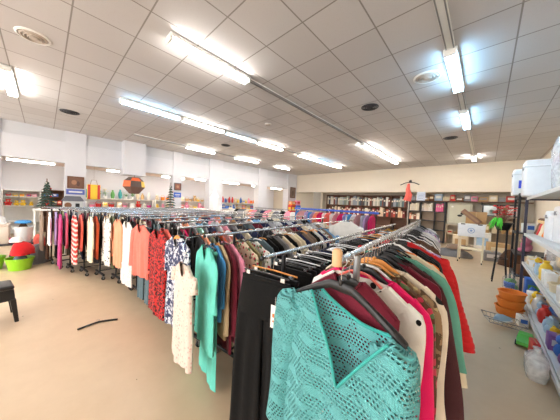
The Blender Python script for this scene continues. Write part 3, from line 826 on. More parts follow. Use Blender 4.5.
rack_many('pink-kimono rack', -3.6, 0.95, 3.6, 1.29, 'clothes rack with the salmon pink kimono top at its near end', [
 S(.0, 'tunic', 'peach', label='salmon pink kimono top with wide sleeves at its rack end', hc='black', yaw=.14, hw=.225, L=.74, S=.56, r0=.075, r1=.09, t=.03, mat=fabric('salmon', (232,122,106)), smat=fabric('salmon sleeve', (228,114,100))),
 S(.07, 'trousers', 'slate', label='slate blue trousers behind the salmon pink kimono', yaw=.1, L=1.08, wide=.1),
 S(.22, 'shirt', 'slate', yaw=.0, L=.9, hw=.235), S(.30, 'jacket', 'black'), S(.38, 'shirt', 'white'), S(.47, 'jacket', 'charcoal')],
 MIX, .19, TY)
rack_many('white-lace rack', -4.13, 0.9, 3.6, 1.29, 'clothes rack with the long white lace top at its near end', [
 S(.0, 'tunic', 'white', 'floral', label='long white lace tunic at its rack end behind the kimono', yaw=.05, L=1.0, S=.5, hw=.22, mat=fabric('white lace', (236,228,222), 'floral', (222,210,206), (214,196,192), 1.4)),
 S(.08, 'jacket', 'black'), S(.23, 'blouse', 'cream'), S(.32, 'shirt', 'wine'), S(.42, 'jacket', 'grey')], MIX, .24, TY)
rack_many('peach-blouse rack', -4.56, 0.86, 3.6, 1.29, 'clothes rack with the peach orange blouse at its near end', [
 S(.0, 'shirt', 'peach', label='peach orange shirt at its rack end left of the lace tunic', yaw=.05, L=.80, S=.6),
 S(.08, 'jacket', 'black', L=.9), S(.23, 'shirt', 'wine'), S(.32, 'shirt', 'beige')], MIX, .27, TY, footw=.17)
rack_many('white-print rack', -5.0, 0.78, 3.6, 1.29, 'clothes rack with the white black-print tunic at its near end', [
 S(.0, 'tunic', 'white', 'camo', label='white tunic with black print at its rack end left of the peach shirt', yaw=.04, L=.84, S=.3, mat=fabric('white black print', (236,234,226), 'camo', (226,224,216), (60,60,64), .5)),
 S(.08, 'jacket', 'olive', label='olive green jacket behind the white black-print tunic', L=.80), S(.23, 'shirt', 'cream'), S(.33, 'jacket', 'black')], MIX, .27, TY, footw=.2)
rack_many('rust-coat rack', -5.42, 0.6, 3.6, 1.28, 'clothes rack with the cream and rust clothes at its near end', [
 S(.0, 'tunic', 'cream', label='cream long blouse at its rack end beside the rust jacket', yaw=.02, L=.84, S=.5), S(.08, 'jacket', 'rust', label='rust orange jacket just behind the cream long blouse', L=.78),
 S(.24, 'shirt', 'tan'), S(.34, 'jacket', 'olive', L=1.0), S(.42, 'coat', 'charcoal')], MIX, .28, TY)
rack_many('red-zigzag rack', -5.86, 0.41, 3.6, 1.28, 'clothes rack with the red and white zigzag tunic at its near end', [
 S(.0, 'tunic', 'red', 'zigzag', label='red and white zigzag tunic at its rack end', yaw=.05, L=.94, S=.5, hw=.225, mat=fabric('red zigzag', (214,58,54), 'zigzag', (244,214,206), scale=.5)),
 S(.09, 'shirt', 'coral'), S(.24, 'jacket', 'slate'), S(.34, 'coat', 'charcoal')], MIX, .28, TY)
rack_many('magenta-dress rack', -6.3, 0.23, 3.6, 1.28, 'clothes rack with the long magenta dress at its near end', [
 S(.0, 'dress', 'magenta', label='long magenta dress at its rack end', yaw=.02, L=1.08, S=.5), S(.09, 'shirt', 'rose'), S(.24, 'jacket', 'charcoal'), S(.34, 'cardigan', 'wine')], MIX, .28, TY)
_, sl_ = rack_many('purple-shirts rack', -6.76, 0.09, 3.6, 1.28, 'clothes rack with pale and purple shirts at its near end', [
 S(.0, 'shirt', 'white', label='pale white shirt at its rack end beside purple shirts'), S(.09, 'shirt', 'lilac', label='lilac shirt behind the pale white shirt'), S(.24, 'shirt', 'purple', label='purple shirt behind the lilac shirt', L=.72), S(.34, 'jacket', 'navy')], MIX, .28, TY, footw=.2)
rack_many('brown-coat rack', -7.25, -0.03, 3.6, 1.28, 'clothes rack farthest left with the dark brown coat at its end', [
 S(.0, 'coat', 'taupe', label='taupe coat at the far left rack end', yaw=.06, L=.86), S(.09, 'coat', 'brown', label='dark brown coat behind the taupe coat at far left', L=1.05), S(.24, 'trousers', 'black'), S(.34, 'coat', 'olive')], MIX, .28, TY, footw=.2)

# ------------------------------------------------------------------ cross racks further back
def cross(name, x0, x1, y, z, label, palette, step, railmat, hcs, types=TY, near=0):
    R = Rack(name, x0, y, x1-x0, z, -PI/2, label, railmat=railmat, footw=.22, rr=.034 if railmat is M_blue else .0125)
    sp = []
    fill(R, sp, .16, x1-x0-.1, step, palette, types, rnd, 0, hcs)
    hang(R, sp); return R
RB = cross('blue-rail rack', -5.6, -2.35, 6.9, 1.42, 'cross rack with a bright blue rail before the bookshelves', ['pink','coral','lilac','white','sky blue','pink','hot pink','blue','peach','dusty rose','pale grey'], .15, M_blue, ('blue',))
RC = cross('grey cross rack', -9.4, -6.0, 6.6, 1.33, 'grey cross rack in front of the toy shelves', ['white','cream','black','pink','grey','sky blue','navy','peach'], .26, M_steel, ('white','black'))
RD = cross('rear cross rack', -9.3, -5.9, 8.0, 1.31, 'rear cross rack of pale clothes behind the grey one', ['white','black','grey','cream','pink'], .3, M_steel, ('white','black'))
# a white T-shirt turned to the front, on the far end of rack three's neighbour
TS = thing('garment_stand', 'slim pole stand holding up the plain white T-shirt', 'stand', (-1.67, 3.40, 0), .46)
b = MB(); b.lathe([(.14,0),(.14,.012),(.03,.03)], (0,.10,0), 18); b.build('base', M_blackmetal, TS)
b = MB(); b.tube([(0,.10,.02),(0,.10,1.44)], .012, 8); b.build('pole', M_steel, TS)
b = MB(); b.tube([(0,.10,1.43),(0,-.04,1.43)], .0125, 8); b.build('arm', M_steel, TS)
q = (-1.67, 3.40, 1.43)
hanger('slim', 'white', .18, q, .46, 'white hanger holding the plain white T-shirt', True)
garment('blouse', fab('white'), q, .46, 'plain white T-shirt turned to the front above the dark clothes', True, .026, 5, L=.64, S=.2, hw=.21, name='tee_shirt', out=-.01)
# mustard top beside the far end of the jumper rack

# ------------------------------------------------------------------ small goods
def rgbmat(c, rough=.55): return solid('goods_%d_%d_%d_%d' % (*c, int(rough*100)), c, rough, 0, .08, 20)
GC = {'red': (206,52,48), 'yellow': (244,204,60), 'orange': (240,138,50), 'blue': (62,112,196), 'white': (240,238,234), 'pink': (240,150,180), 'green': (96,160,84), 'brown': (120,80,54),
      'grey': (150,150,152), 'purple': (134,90,160), 'cream': (232,216,184), 'teal': (70,160,160), 'black': (34,34,38), 'magenta': (206,60,140), 'tan': (196,160,112), 'pale blue': (170,200,226), 'dark green': (58,90,64)}
def vase(col, loc, label, h=.28, r=.07, group=None):
    t = thing('vase', label, 'vase', loc, 0, group); m = rgbmat(GC[col], .3)
    b = MB(); b.lathe([(r*.55,0),(r*.7,h*.05),(r,h*.4),(r*.8,h*.7),(r*.38,h*.86)], seg=14); b.build('body', m, t)
    b = MB(); b.lathe([(r*.36,h*.84),(r*.5,h),(r*.42,h),(r*.3,h*.86)], seg=14, cap=False); b.build('rim', m, t); return t
def gbox(col, loc, label, d=(.2,.25,.2), rz=0, stripe='white', name='box', cat='box', group=None):
    t = thing(name, label, cat, loc, rz, group)
    b = MB(); b.rbox((0,0,d[2]/2), d, .008, 2); b.build('carton', rgbmat(GC[col]), t)
    b = MB(); b.box((d[0]*.5+.001, 0, d[2]*.55), (.003, d[1]*.7, d[2]*.4)); b.box((0, -d[1]*.5-.001, d[2]*.55), (d[0]*.7, .003, d[2]*.4)); b.build('printed_panel', rgbmat(GC[stripe]), t)
    b = MB(); b.box((0, 0, d[2]+.0015), (d[0]*.12, d[1]*.98, .002)); b.build('tape', rgbmat(GC['tan']), t); return t
def plush(col, loc, label, h=.3, rz=0, ear=True, group=None):
    t = thing('plush_toy', label, 'toy', loc, rz, group); m = fabric('plush '+col, GC[col]); k = h/.3
    b = MB(); b.ball((0,0,.09*k), .09*k, 12, 8, sq=(.9,1,1)); b.build('body', m, t)
    b = MB(); b.ball((.01*k,0,.225*k), .075*k, 12, 8)
    for s in (-1,1): b.ball((0,s*.055*k,.285*k), .026*k, 8, 6)
    hd = b.build('head', m, t)
    b = MB(); b.ball((.075*k,0,.21*k), .028*k, 8, 6); b.build('muzzle', fabric('plush cream', GC['cream']), hd)
    b = MB()
    for s in (-1,1): b.ball((.074*k,s*.028*k,.245*k), .008*k, 6, 5)
    b.build('eyes', M_black, hd)
    for s in (-1,1):
        b = MB(); b.ball((.07*k,s*.065*k,.035*k), .04*k, 8, 6, sq=(1.4,.9,.85)); b.build('leg', m, t)
        b = MB(); b.ball((.05*k,s*.095*k,.13*k), .032*k, 8, 6, sq=(1,.9,1.4)); b.build('arm', m, t)
    return t
def basket(col, loc, label, r=.14, h=.14, handle=False, group=None):
    t = thing('basket', label, 'basket', loc, 0, group); m = rgbmat(GC[col], .7)
    b = MB(); b.lathe([(r*.02,.004),(r*.82,0),(r*.86,.01),(r,h),(r*.95,h),(r*.8,.018),(r*.02,.014)], seg=20); b.build('body', m, t)
    b = MB(); b.tube([(r*math.cos(2*PI*k/20), r*math.sin(2*PI*k/20), h) for k in range(21)], .010, 6); b.build('rim', m, t)
    if handle:
        b = MB(); b.tube([(0, r*math.cos(PI*k/12), h+r*1.1*math.sin(PI*k/12)) for k in range(13)], .008, 6); b.build('handle', m, t)
    return t
def pot_flowers(col, loc, label, h=.35, leaf=(84,150,74), seed=1, group=None, n=9):
    r = random.Random(seed); t = thing('flower_pot', label, 'flowers', loc, 0, group)
    b = MB(); b.lathe([(.05,0),(.075,.12),(.07,.12),(.06,.1),(.01,.1)], seg=14); b.build('pot', rgbmat(GC['white'], .4), t)
    st, fl, lf = MB(), MB(), MB()
    for i in range(n):
        a = r.uniform(0, 6.28); rr = r.uniform(.02, .13)*h/.35; z = .1+r.uniform(.5, 1)*(h-.1)
        p = (rr*math.cos(a), rr*math.sin(a), z)
        st.tube([(0,0,.09), (p[0]*.4, p[1]*.4, .1+(z-.1)*.6), p], .003, 5)
        for k in range(5):
            c = 2*PI*k/5+a; fl.ball((p[0]+.022*math.cos(c), p[1]+.022*math.sin(c), p[2]), .017, 7, 5, sq=(1,1,.6))
        fl.ball((p[0], p[1], p[2]+.008), .012, 7, 5)
        lf.ball((p[0]*.7+.03*math.cos(a+1), p[1]*.7+.03*math.sin(a+1), .1+(z-.1)*.5), .03, 7, 5, sq=(1,1,.35))
    st.build('stem', rgbmat(leaf), t); lf.build('leaves', rgbmat(leaf), t); fl.build('blossom', rgbmat(GC[col], .7), t); return t
def framed(loc, rz, w, h, inner, frame, label, tilt=0.0, marks=None, d=.03, name='framed_picture', cat='picture'):
    """picture facing local -y"""
    t = thing(name, label, cat, loc, rz); t.rotation_euler = (tilt, 0, rz)
    f = MB(); fw = min(w, h)*.09
    f.box((0,0,fw/2), (w,d,fw)); f.box((0,0,h-fw/2), (w,d,fw)); f.box((-w/2+fw/2,0,h/2), (fw,d,h-2*fw)); f.box((w/2-fw/2,0,h/2), (fw,d,h-2*fw)); f.build('frame', frame, t)
    b = MB(); b.box((0, .004, h/2), (w-2*fw, d*.4, h-2*fw)); c = b.build('canvas', inner, t)
    for (x, z, sx, sz, m) in (marks or []):
        b = MB(); b.ball((x*w, -d*.2, z*h), 1, 10, 6, sq=(sx*w, .003, sz*h)); b.build('painted_shape', m, c)
    return t
def shelf_unit(name, label, loc, rz, w, d, zs, h, m, back=True, divs=(), t_=.03, cat='shelving unit', backm=None):
    """local x = width, front faces -y"""
    t = thing(name, label, cat, loc, rz)
    for s in (-1, 1):
        b = MB(); b.box((s*(w/2-t_/2), 0, h/2), (t_, d, h)); b.build('side_panel', m, t)
    for z in zs:
        b = MB(); b.box((0, 0, z), (w-2*t_, d-.01, t_)); b.build('shelf', m, t)
    for x in divs:
        b = MB(); b.box((x, 0, h/2), (t_*.8, d-.02, h)); b.build('divider', m, t)
    if back:
        b = MB(); b.box((0, d/2-.006, h/2), (w-2*t_, .01, h)); b.build('back_panel', backm or m, t)
    return t
def table(label, loc, rz, w, d, h, m, name='table'):
    t = thing(name, label, 'table', loc, rz)
    b = MB(); b.rbox((0,0,h-.02), (w,d,.04), .01, 2); b.build('tabletop', m, t)
    for sx in (-1,1):
        for sy in (-1,1):
            b = MB(); b.tube([(sx*(w/2-.05), sy*(d/2-.05), 0), (sx*(w/2-.05), sy*(d/2-.05), h-.04)], .02, 8); b.build('leg', m, t)
    return t
R_ = random.Random(5)
def goods_row(kinds, cols, y0, y1, x, z, where, axis='y', maxh=.36, step=.26, names=None):
    """a row of different goods on a shelf; every label names colour, kind and place"""
    n = 0; q = y0; cnt = {}
    plan = []
    while q < y1:
        k = R_.choice(kinds); c = R_.choice(cols); plan.append((q, k, c)); q += step*R_.uniform(.85, 1.2)
    tot = {}
    for _, k, c in plan: tot[(k, c)] = tot.get((k, c), 0)+1
    for q, k, c in plan:
        cnt[(k, c)] = cnt.get((k, c), 0)+1
        word = {'vase': 'vase', 'box': 'box', 'plush': 'plush toy', 'basket': 'basket', 'flowers': 'potted flowers'}[k]
        lab = ('the one %s %s %s' % (c, word, where)) if tot[(k, c)] == 1 else ('%s %s %s %s' % (ORD[cnt[(k, c)]-1], c, word, where))
        loc = (x, q, z) if axis == 'y' else (q, x, z); h = R_.uniform(.55, 1)*maxh
        if k == 'vase': vase(c, loc, lab, h, min(.085, h*.3))
        elif k == 'box': gbox(c, loc, lab, (.16, min(.2, step*.75), h*.8) if axis == 'y' else (min(.2, step*.75), .16, h*.8), 0, R_.choice(['white','yellow','red','blue','cream']))
        elif k == 'plush': plush(c, loc, lab, h*.95, 0 if axis == 'y' else -PI/2)
        elif k == 'basket': basket(c, loc, lab, min(.11, step*.42), h*.4, True)
        else: pot_flowers(c, loc, lab, h, seed=R_.randint(0, 999))

# ------------------------------------------------------------------ left side: behind and beside the racks
WX = XB+.2
shelf_unit('cubby_shelf', 'white cubby shelf with toys at the far left wall', (WX, -.58, 0), PI/2, .98, .36, (.03,.45,1.06,1.42,1.66), 1.68, M_white)
goods_row(['box','plush','basket'], ['yellow','orange','red','pink'], -.92, -.24, WX+.02, 1.436, 'in the top row of the white cubby shelf', maxh=.17, step=.15)
goods_row(['plush','box','vase'], ['pale blue','yellow','brown','grey','red'], -.92, -.24, WX+.02, 1.076, 'in the second row of the white cubby shelf', maxh=.26, step=.19)
shelf_unit('brown_shelf', 'brown open shelf with a blue box beside the white cubby shelf', (WX, .33, 0), PI/2, .8, .36, (.05,.6,1.12,1.45,1.72), 1.74, M_brown)
gbox('blue', (WX+.02, .2, 1.465), 'long blue box on the upper board of the brown shelf', (.2,.42,.12))
goods_row(['vase','box','plush'], ['orange','red','grey','green','teal'], .1, .58, WX+.02, 1.136, 'on the middle board of the brown shelf', maxh=.26, step=.17)
UN = [('long white shelf behind the box column', 2.55, 2.9, 'on the shelf behind the box column', ['white','grey','green','cream','tan','teal'], ['magenta','white','red','grey','pink','cream']),
      ('long white shelf behind the picture column', 5.6, 3.0, 'on the shelf behind the picture column', ['yellow','cream','tan','orange'], ['white','red','pink','cream','yellow']),
      ('long white shelf of colourful goods far along the left', 9.2, 4.0, 'on the far left colourful shelf', ['red','yellow','orange','blue','cream','pink'], ['red','white','yellow','blue','tan','cream','orange'])]
for lab, yc, wd, where, c1, c2 in UN:
    shelf_unit('white_shelf', lab, (WX, yc, 0), PI/2, wd, .36, (.05,.6,1.05,1.46), 1.47, M_white)
    kk = ['vase','flowers','box'] if yc < 3 else ['plush','basket','plush'] if yc < 6 else ['box','plush','vase','box']
    goods_row(kk, c1, yc-wd/2+.12, yc+wd/2-.1, WX+.02, 1.477, 'on top of'+where[2:], maxh=.5 if yc < 3 else .42, step=.25)
    goods_row(['box','plush','basket'], c2, yc-wd/2+.15, yc+wd/2-.1, WX+.02, 1.067, 'inside'+where[2:], maxh=.36, step=.26)
# things around the first column
framed((XL+.045, .73, 1.80), PI/2, .42, .40, solid('painting_brown', (120,84,66), .6, 0, .3, 9), M_brown, 'brown painting hung on the first white column', marks=[(-.1,.5,.16,.2,rgbmat((170,120,90))),(.15,.4,.1,.22,rgbmat((90,62,54)))])
t = thing('notice_sign', 'blue and white notice sign below the brown painting', 'sign', (XL+.035, .73, 1.60), PI/2)
b = MB(); b.rbox((0,0,.08), (.46,.02,.17), .006, 2); b.build('board', rgbmat((96,110,190)), t)
b = MB(); b.box((0,-.011,.08), (.34,.003,.05)); b.build('white_band', M_paper, t)
table('plain white table under the dollhouse by the first column', (XL+.42, .47, 0), PI/2, 1.4, .6, 1.12, M_white)
t = thing('dollhouse', 'grey dollhouse with pitched roof in front of the first column', 'dollhouse', (XL+.42, .64, 1.12), PI/2)
b = MB(); b.box((0,0,.13), (.46,.34,.26)); b.build('house_body', rgbmat((196,196,196)), t)
b = MB(); v0 = [(-.27,-.2,.26),(.27,-.2,.26),(.27,.2,.26),(-.27,.2,.26),(-.18,0,.42),(.18,0,.42)]; b.v = list(v0); b.f = [(0,1,5,4),(2,3,4,5),(1,2,5),(3,0,4),(3,2,1,0)]; b.m = [0]*5; b.build('roof', rgbmat((104,104,112)), t, False)
b = MB(); b.tube([(-.12,-.172,.13),(-.12,-.182,.13)], .085, 18); b.build('round_window', rgbmat(GC['brown']), t)
b = MB(); b.box((.1,-.172,.11), (.1,.012,.16)); b.build('door', M_black, t)
def fir(loc, h, label):
    t = thing('christmas_tree', label, 'tree', loc)
    b = MB(); b.tube([(0,0,0),(0,0,h*.97)], .012, 6); b.build('trunk', M_brown, t)
    b = MB(); r = random.Random(3)
    for i in range(9):
        z = h*(.1+.09*i); rr = .24*(1-i/10)
        for k in range(14):
            a = 2*PI*k/14+i*.4; p = Vector((math.cos(a), math.sin(a), 0)); l = rr*r.uniform(.8, 1.1)
            b.tube([(0,0,z+.05), tuple(p*l*.6+Vector((0,0,z+.02))), tuple(p*l+Vector((0,0,z-.03)))], [.012,.02,.004], 5)
    b.build('foliage', fabric('fir', (64,84,74)), t)
    for i in range(9):
        b = MB(); a = i*2.3; z = h*(.15+.085*i); rr = .21*(1-i/10); b.ball((rr*math.cos(a), rr*math.sin(a), z), .022, 8, 6); b.build('bauble', rgbmat(GC[['red','yellow','white'][i % 3]], .25), t)
    b = MB(); b.lathe([(.13,0),(.13,.02),(.03,.05)], seg=14); b.build('stand', M_brown, t)
table('plain white table carrying the small fir tree', (XL+.42, 3.55, 0), PI/2, .9, .6, 1.08, M_white)
fir((XL+.42, 3.66, 1.08), 1.22, 'small grey-green fir tree left of the picture column')
fir((XL+.42, .06, 1.12), .95, 'small dark fir tree left of the first column')
framed((XL+.055, 4.09, 1.98), PI/2, .30, .32, solid('painting_red', (150,96,80), .6, 0, .3, 9), M_dark, 'small dark painting hung on the picture column', marks=[(0,.5,.2,.2,rgbmat((190,140,110)))])
t = thing('notice_sign', 'blue notice sign below the small dark painting', 'sign', (XL+.045, 4.09, 1.66), PI/2)
b = MB(); b.rbox((0,0,.11), (.32,.02,.22), .006, 2); b.build('board', rgbmat((70,110,205)), t)
b = MB(); b.box((0,-.011,.12), (.22,.003,.03)); b.box((0,-.011,.06), (.16,.003,.02)); b.build('white_band', M_paper, t)
# red and yellow bag hung from the fascia, and the patchwork paper hat under the box column
t = thing('shopping_bag', 'red and yellow bag hanging right of the first column', 'bag', (XL+.06, 1.2, 1.45), PI/2)
b = MB(); b.rbox((0,0,.26), (.36,.08,.52), .02, 3); b.build('bag_body', rgbmat(GC['yellow']), t)
for s in (-1,1):
    b = MB(); b.box((s*.13,-.042,.26), (.07,.004,.50)); b.build('red_stripe', rgbmat(GC['red']), t)
b = MB(); b.tube([(-.1,0,.52),(-.06,0,.68),(.06,0,.68),(.1,0,.52)], .006, 5); b.tube([(0,0,.68),(0,0,1.17)], .002, 5); b.build('hanging_cord', M_brown, t)
t = thing('patchwork_lampshade', 'grey yellow and orange patchwork shade hanging under the box column', 'lampshade', (XL+.30, 2.36, 0), PI/2)
cols = [(92,74,66),(240,196,60),(104,82,72),(243,110,60),(120,92,80),(238,120,50)]
n = 6; zz = [2.33, 2.20, 1.98, 1.72]; rr = [.20, .34, .37, .16]
for i in range(3):
    for k in range(n):
        b = MB(); p = []
        for (r_, z_) in ((rr[i], zz[i]), (rr[i+1], zz[i+1])):
            for a in (k, k+1):
                p.append((r_*math.cos(2*PI*a/n), r_*math.sin(2*PI*a/n)*.8, z_))
        for s_ in (1.0, .96): b.v += [(x*s_, y*s_, z) for x, y, z in p]
        b.f = [(0,1,3,2),(4,6,7,5),(0,2,6,4),(1,5,7,3),(0,4,5,1),(2,3,7,6)]; b.m = [0]*6
        c = cols[(k*2+i*3+(1 if k == 4 else 0)) % 6] if i != 2 else (112,84,74)
        b.build('patch', rgbmat(c), t, False)
b = MB(); b.tube([(0,0,2.33),(0,0,2.42)], .008, 6); b.lathe([(.19,2.325),(.2,2.34),(.02,2.345)], seg=6); b.build('hanging_cap', M_dark, t)
# white lantern by the wide column
t = thing('white_lantern', 'tall white cone-topped lantern in front of the wide white column', 'lantern', (XL+.42, 5.75, 1.05))
b = MB(); b.lathe([(.26,0),(.28,.06),(.27,.62),(.24,.66)], seg=8); b.build('lantern_body', M_whitep, t, False)
b = MB(); b.lathe([(.30,.655),(.07,.98),(.06,1.05),(.03,1.1)], seg=8); b.build('lantern_roof', M_whitep, t, False)
b = MB(); b.tube([(.06*math.cos(a/8*2*PI),0,1.15+.06*math.sin(a/8*2*PI)) for a in range(9)], .008, 6); b.build('ring', M_whitep, t)
table('plain white table under the tall white lantern', (XL+.42, 5.7, 0), PI/2, 1.2, .7, 1.05, M_white)
# pictures and boxes at the far end of the left side
table('plain white table of boxes at the far end of the left side', (XL+.6, 11.9, 0), PI/2, 1.5, .8, .95, M_white)
framed((XL+.17, 12.0, 2.0), PI/2, .55, .75, solid('painting_grey', (140,118,104), .6, 0, .3, 9), M_brown, 'brown framed painting on the far end column', marks=[(0,.45,.2,.25,rgbmat((110,90,80)))])
gbox('red', (XL+.6, 11.45, .95), 'red and yellow box on the far end table', (.3,.45,.55), 0, 'yellow')
gbox('blue', (XL+.6, 12.0, .95), 'blue and white box on the far end table', (.3,.45,.55), 0, 'white')
gbox('pink', (XL+.6, 12.0, 1.501), 'pink box stacked on the blue and white box', (.28,.4,.32), 0, 'red')
gbox('orange', (XL+.6, 11.45, 1.501), 'orange box stacked on the red and yellow box', (.28,.4,.25), 0, 'cream')
t = thing('curtain', 'grey curtain hanging left of the bookshelves', 'curtain', (-8.35, YB-.06, .3))
b = MB(); b.grid(lambda a, v: (-.28+.56*a, .02*math.sin(a*38), 2.1*(1-v)), 40, 4); b.build('cloth', fabric('curtain grey', (176,170,160)), t)
b = MB(); b.tube([(-.31,0,2.115),(.31,0,2.115)], .012, 8); b.build('curtain_rod', M_steel, t)

# floor group at the far left: tubs, table, textiles
def tub(loc, r, h, label, c=(150,214,40)):
    t = thing('plastic_tub', label, 'tub', loc); m = solid('lime_plastic', c, .35)
    b = MB(); b.lathe([(r*.02,.006),(r*.78,0),(r*.8,.012),(r,h),(r*1.06,h+.004),(r*1.06,h-.012),(r*1.02,h-.014),(r*.77,.02),(r*.02,.02)], seg=28); b.build('bowl', m, t)
    for s in (-1,1):
        b = MB(); b.tube([(s*r*1.03,-.05,h-.02),(s*(r*1.2),-.04,h-.015),(s*(r*1.2),.04,h-.015),(s*r*1.03,.05,h-.02)], .010, 6); b.build('handle', m, t)
    return t
def heap(name, col, loc, r, h, label, seed, cat='clothing', sq=(1,1)):
    rd = random.Random(seed); m = fab(col); b = MB(); rings = []
    for i in range(8):
        q = i/7; row = []
        for k in range(18):
            a = 2*PI*k/18; j = 1+.16*math.sin(3*a+seed+3*q)+rd.uniform(-.07, .07)
            rr = r*math.cos(q*PI/2*.98)**.6*j
            row.append((rr*math.cos(a)*sq[0], rr*math.sin(a)*sq[1], h*math.sin(q*PI/2)*(1+.15*math.sin(2*a+seed)*(1-q))))
        rings.append(row)
    b.loft(rings, cap=True); return tag(b.build(name, m, None, True, loc), label, cat)
tub((-7.0, -.33, 0), .20, .24, 'lime green tub with red clothes at the end of the far left rack')
tub((-7.3, -.74, 0), .20, .25, 'lime green tub with navy clothes at the left edge')
heap('clothes_bundle', 'slate', (-7.0, -.33, .03), .12, .27, 'slate blue clothes bundled in the nearer lime tub', 1)
heap('clothes_bundle', 'red', (-7.03, -.31, .305), .17, .26, 'red clothes bundle heaped over the nearer lime tub', 2)
heap('clothes_bundle', 'navy', (-7.3, -.74, .03), .12, .52, 'navy clothes bundle in the left lime tub', 4)
table('low dark table behind the lime tubs carrying textiles', (-7.95, -.50, 0), PI/2, .86, .6, .44, M_dark)
t = thing('laundry_basket', 'white laundry basket on the low table behind the tubs', 'basket', (-7.85, -.32, .44))
b = MB(); b.lathe([(.02,.004),(.13,0),(.19,.36),(.175,.36),(.12,.012),(.02,.016)], seg=22, sx=1, sy=.9); b.build('body', M_whitep, t)
b = MB(); b.tube([(.19*math.cos(2*PI*k/22),.171*math.sin(2*PI*k/22),.36) for k in range(23)], .010, 6); b.build('rim', M_whitep, t)
heap('folded_textile', 'brown', (-7.85, -.32, .48), .09, .40, 'brown bundle poking out of the white laundry basket', 9, 'textile')
t = thing('storage_box', 'cream storage box beside the white laundry basket', 'box', (-7.9, -.72, .44))
b = MB(); b.rbox((0,0,.2), (.40,.38,.4), .02, 3); b.build('body', solid('cream_box', (232,214,196), .7), t)
b = MB(); b.rbox((0,0,.415), (.43,.40,.03), .012, 3); b.build('lid', solid('cream_box', (232,214,196), .7), t)
heap('folded_textile', 'white', (-7.9, -.72, .872), .17, .17, 'white textile heap on the cream storage box', 12, 'textile')
heap('folded_textile', 'blue', (-7.85, -.32, .881), .13, .07, 'blue folded cloth on top of the white laundry basket', 13, 'textile')
heap('clothes_bundle', 'navy', (-7.46, -.36, 0), .16, .50, 'navy clothes bundle on the floor behind the nearer lime tub', 14)
heap('clothes_bundle', 'grey', (-7.42, -.08, 0), .15, .44, 'grey clothes bundle on the floor right of the navy one', 15)
heap('clothes_bundle', 'coral', (-7.72, -.06, 0), .13, .62, 'coral clothes bundle on the floor beside the low dark table', 16)
heap('folded_textile', 'rose', (-7.80, -.50, .441), .05, .12, 'small rose cloth between the cream box and white basket', 17, 'textile')
heap('clothes_bundle', 'blue', (-7.30, -.74, .56), .13, .14, 'blue clothes bundle on top of the navy clothes in the left tub', 18)
heap('clothes_bundle', 'white', (-7.02, -.38, .57), .09, .10, 'white cloth on top of the red clothes bundle', 19)
# stool
t = thing('plastic_stool', 'black plastic stool at the left edge of the floor', 'stool', (-4.32, -.43, 0), .15)
b = MB(); b.rbox((0,0,.425), (.34,.34,.05), .03, 4); b.build('seat', M_black, t)
b = MB(); rings = []
for z, e in ((.40,.33),(.27,.35)):
    rings.append([(sx*e/2, sy*e/2, z) for sx, sy in ((1,1),(-1,1),(-1,-1),(1,-1))])
b.loft(rings); b.build('apron', M_black, t, False)
for sx in (-1,1):
    for sy in (-1,1):
        b = MB(); rings = []
        for z, e, w_ in ((.28,.155,.05),(0,.185,.035)):
            rings.append([(sx*e+dx*w_/2, sy*e+dy*w_/2, z) for dx, dy in ((1,1),(-1,1),(-1,-1),(1,-1))])
        b.loft(rings, cap=True); b.build('leg', M_black, t, False)
# fallen hanger
t = thing('clothes_hanger', 'black plastic hanger lying alone on the open floor', 'hanger', (-3.42, .47, .012), 1.48)
b = MB(); b.tube([(-.19,.0,0),(-.1,.035,0),(-.02,.055,.002),(.02,.055,.002),(.1,.035,0),(.19,0,0)], .011, 7); b.build('shoulder_bar', M_black, t)
b = MB(); b.tube([(0,.055,.002),(0,.085,.002)]+[(.018*math.cos(a)-.0,.105+.018*math.sin(a),.002) for a in (-1.2,-.4,.4,1.2,2,2.8)], .0022, 6); b.build('hook', M_chrome, t)

# ------------------------------------------------------------------ back wall
shelf_unit('bookcase', 'long brown bookcase along the back wall full of books', (-5.5, YR-.22, 0), 0, 4.9, .36, (.06,.55,1.08,1.66,2.28), 2.3, M_brown, divs=(-1.63,0,1.63), backm=M_brown)
book_cols = [(70,70,74),(120,128,118),(168,172,160),(88,106,110),(190,184,170),(120,62,52),(60,66,84),(214,208,198),(146,150,160),(90,84,74)]
warm = [(200,80,60),(236,210,180),(120,70,60),(60,48,46),(214,120,90),(240,226,206),(150,60,56),(90,60,52),(226,180,140)]
def books(x0, x1, y, z, hmin, hmax, cols, label, group, wmin=.05, wmax=.10):
    x = x0; i = 0
    proto = {}
    while x < x1:
        w_ = R_.uniform(wmin, wmax); h_ = R_.uniform(hmin, hmax); c = R_.choice(cols); key = (c, round(w_, 2), round(h_/.04)*4); w_, h_ = key[1], min(hmax, key[2]/100)
        if key not in proto:
            b = MB(); b.box((0, .0, h_/2), (w_-.006, .2, h_)); b.box((0, -.101, h_*.7), (w_*.6, .003, h_*.2), m=1); b.box((0, .004, h_/2+.001), (w_-.016, .194, h_), m=2)
            o = b.build('book', [rgbmat(c), rgbmat((226,214,190)), M_paper], smooth=False); proto[key] = o
        else:
            o = proto[key].copy(); COL.objects.link(o)
        o.location = (x+w_/2, y, z); tag(o, label, 'book', group); x += w_+.004
for k in range(3):
    xs = [-7.9, -7.1, -5.45, -3.85, -3.1]
for a, c in ((-7.88,-7.15),(-7.1,-5.53),(-5.47,-3.9),(-3.84,-3.12)):
    books(a, c-.06, YR-.28, 1.676, .4, .56, book_cols, 'grey or muted book standing on the upper board of the long bookcase', 'books on the upper board of the long bookcase', .07, .13)
    books(a, c-.06, YR-.28, 1.096, .3, .52, warm, 'warm-coloured book standing on the lower board of the long bookcase', 'books on the lower board of the long bookcase', .07, .14)
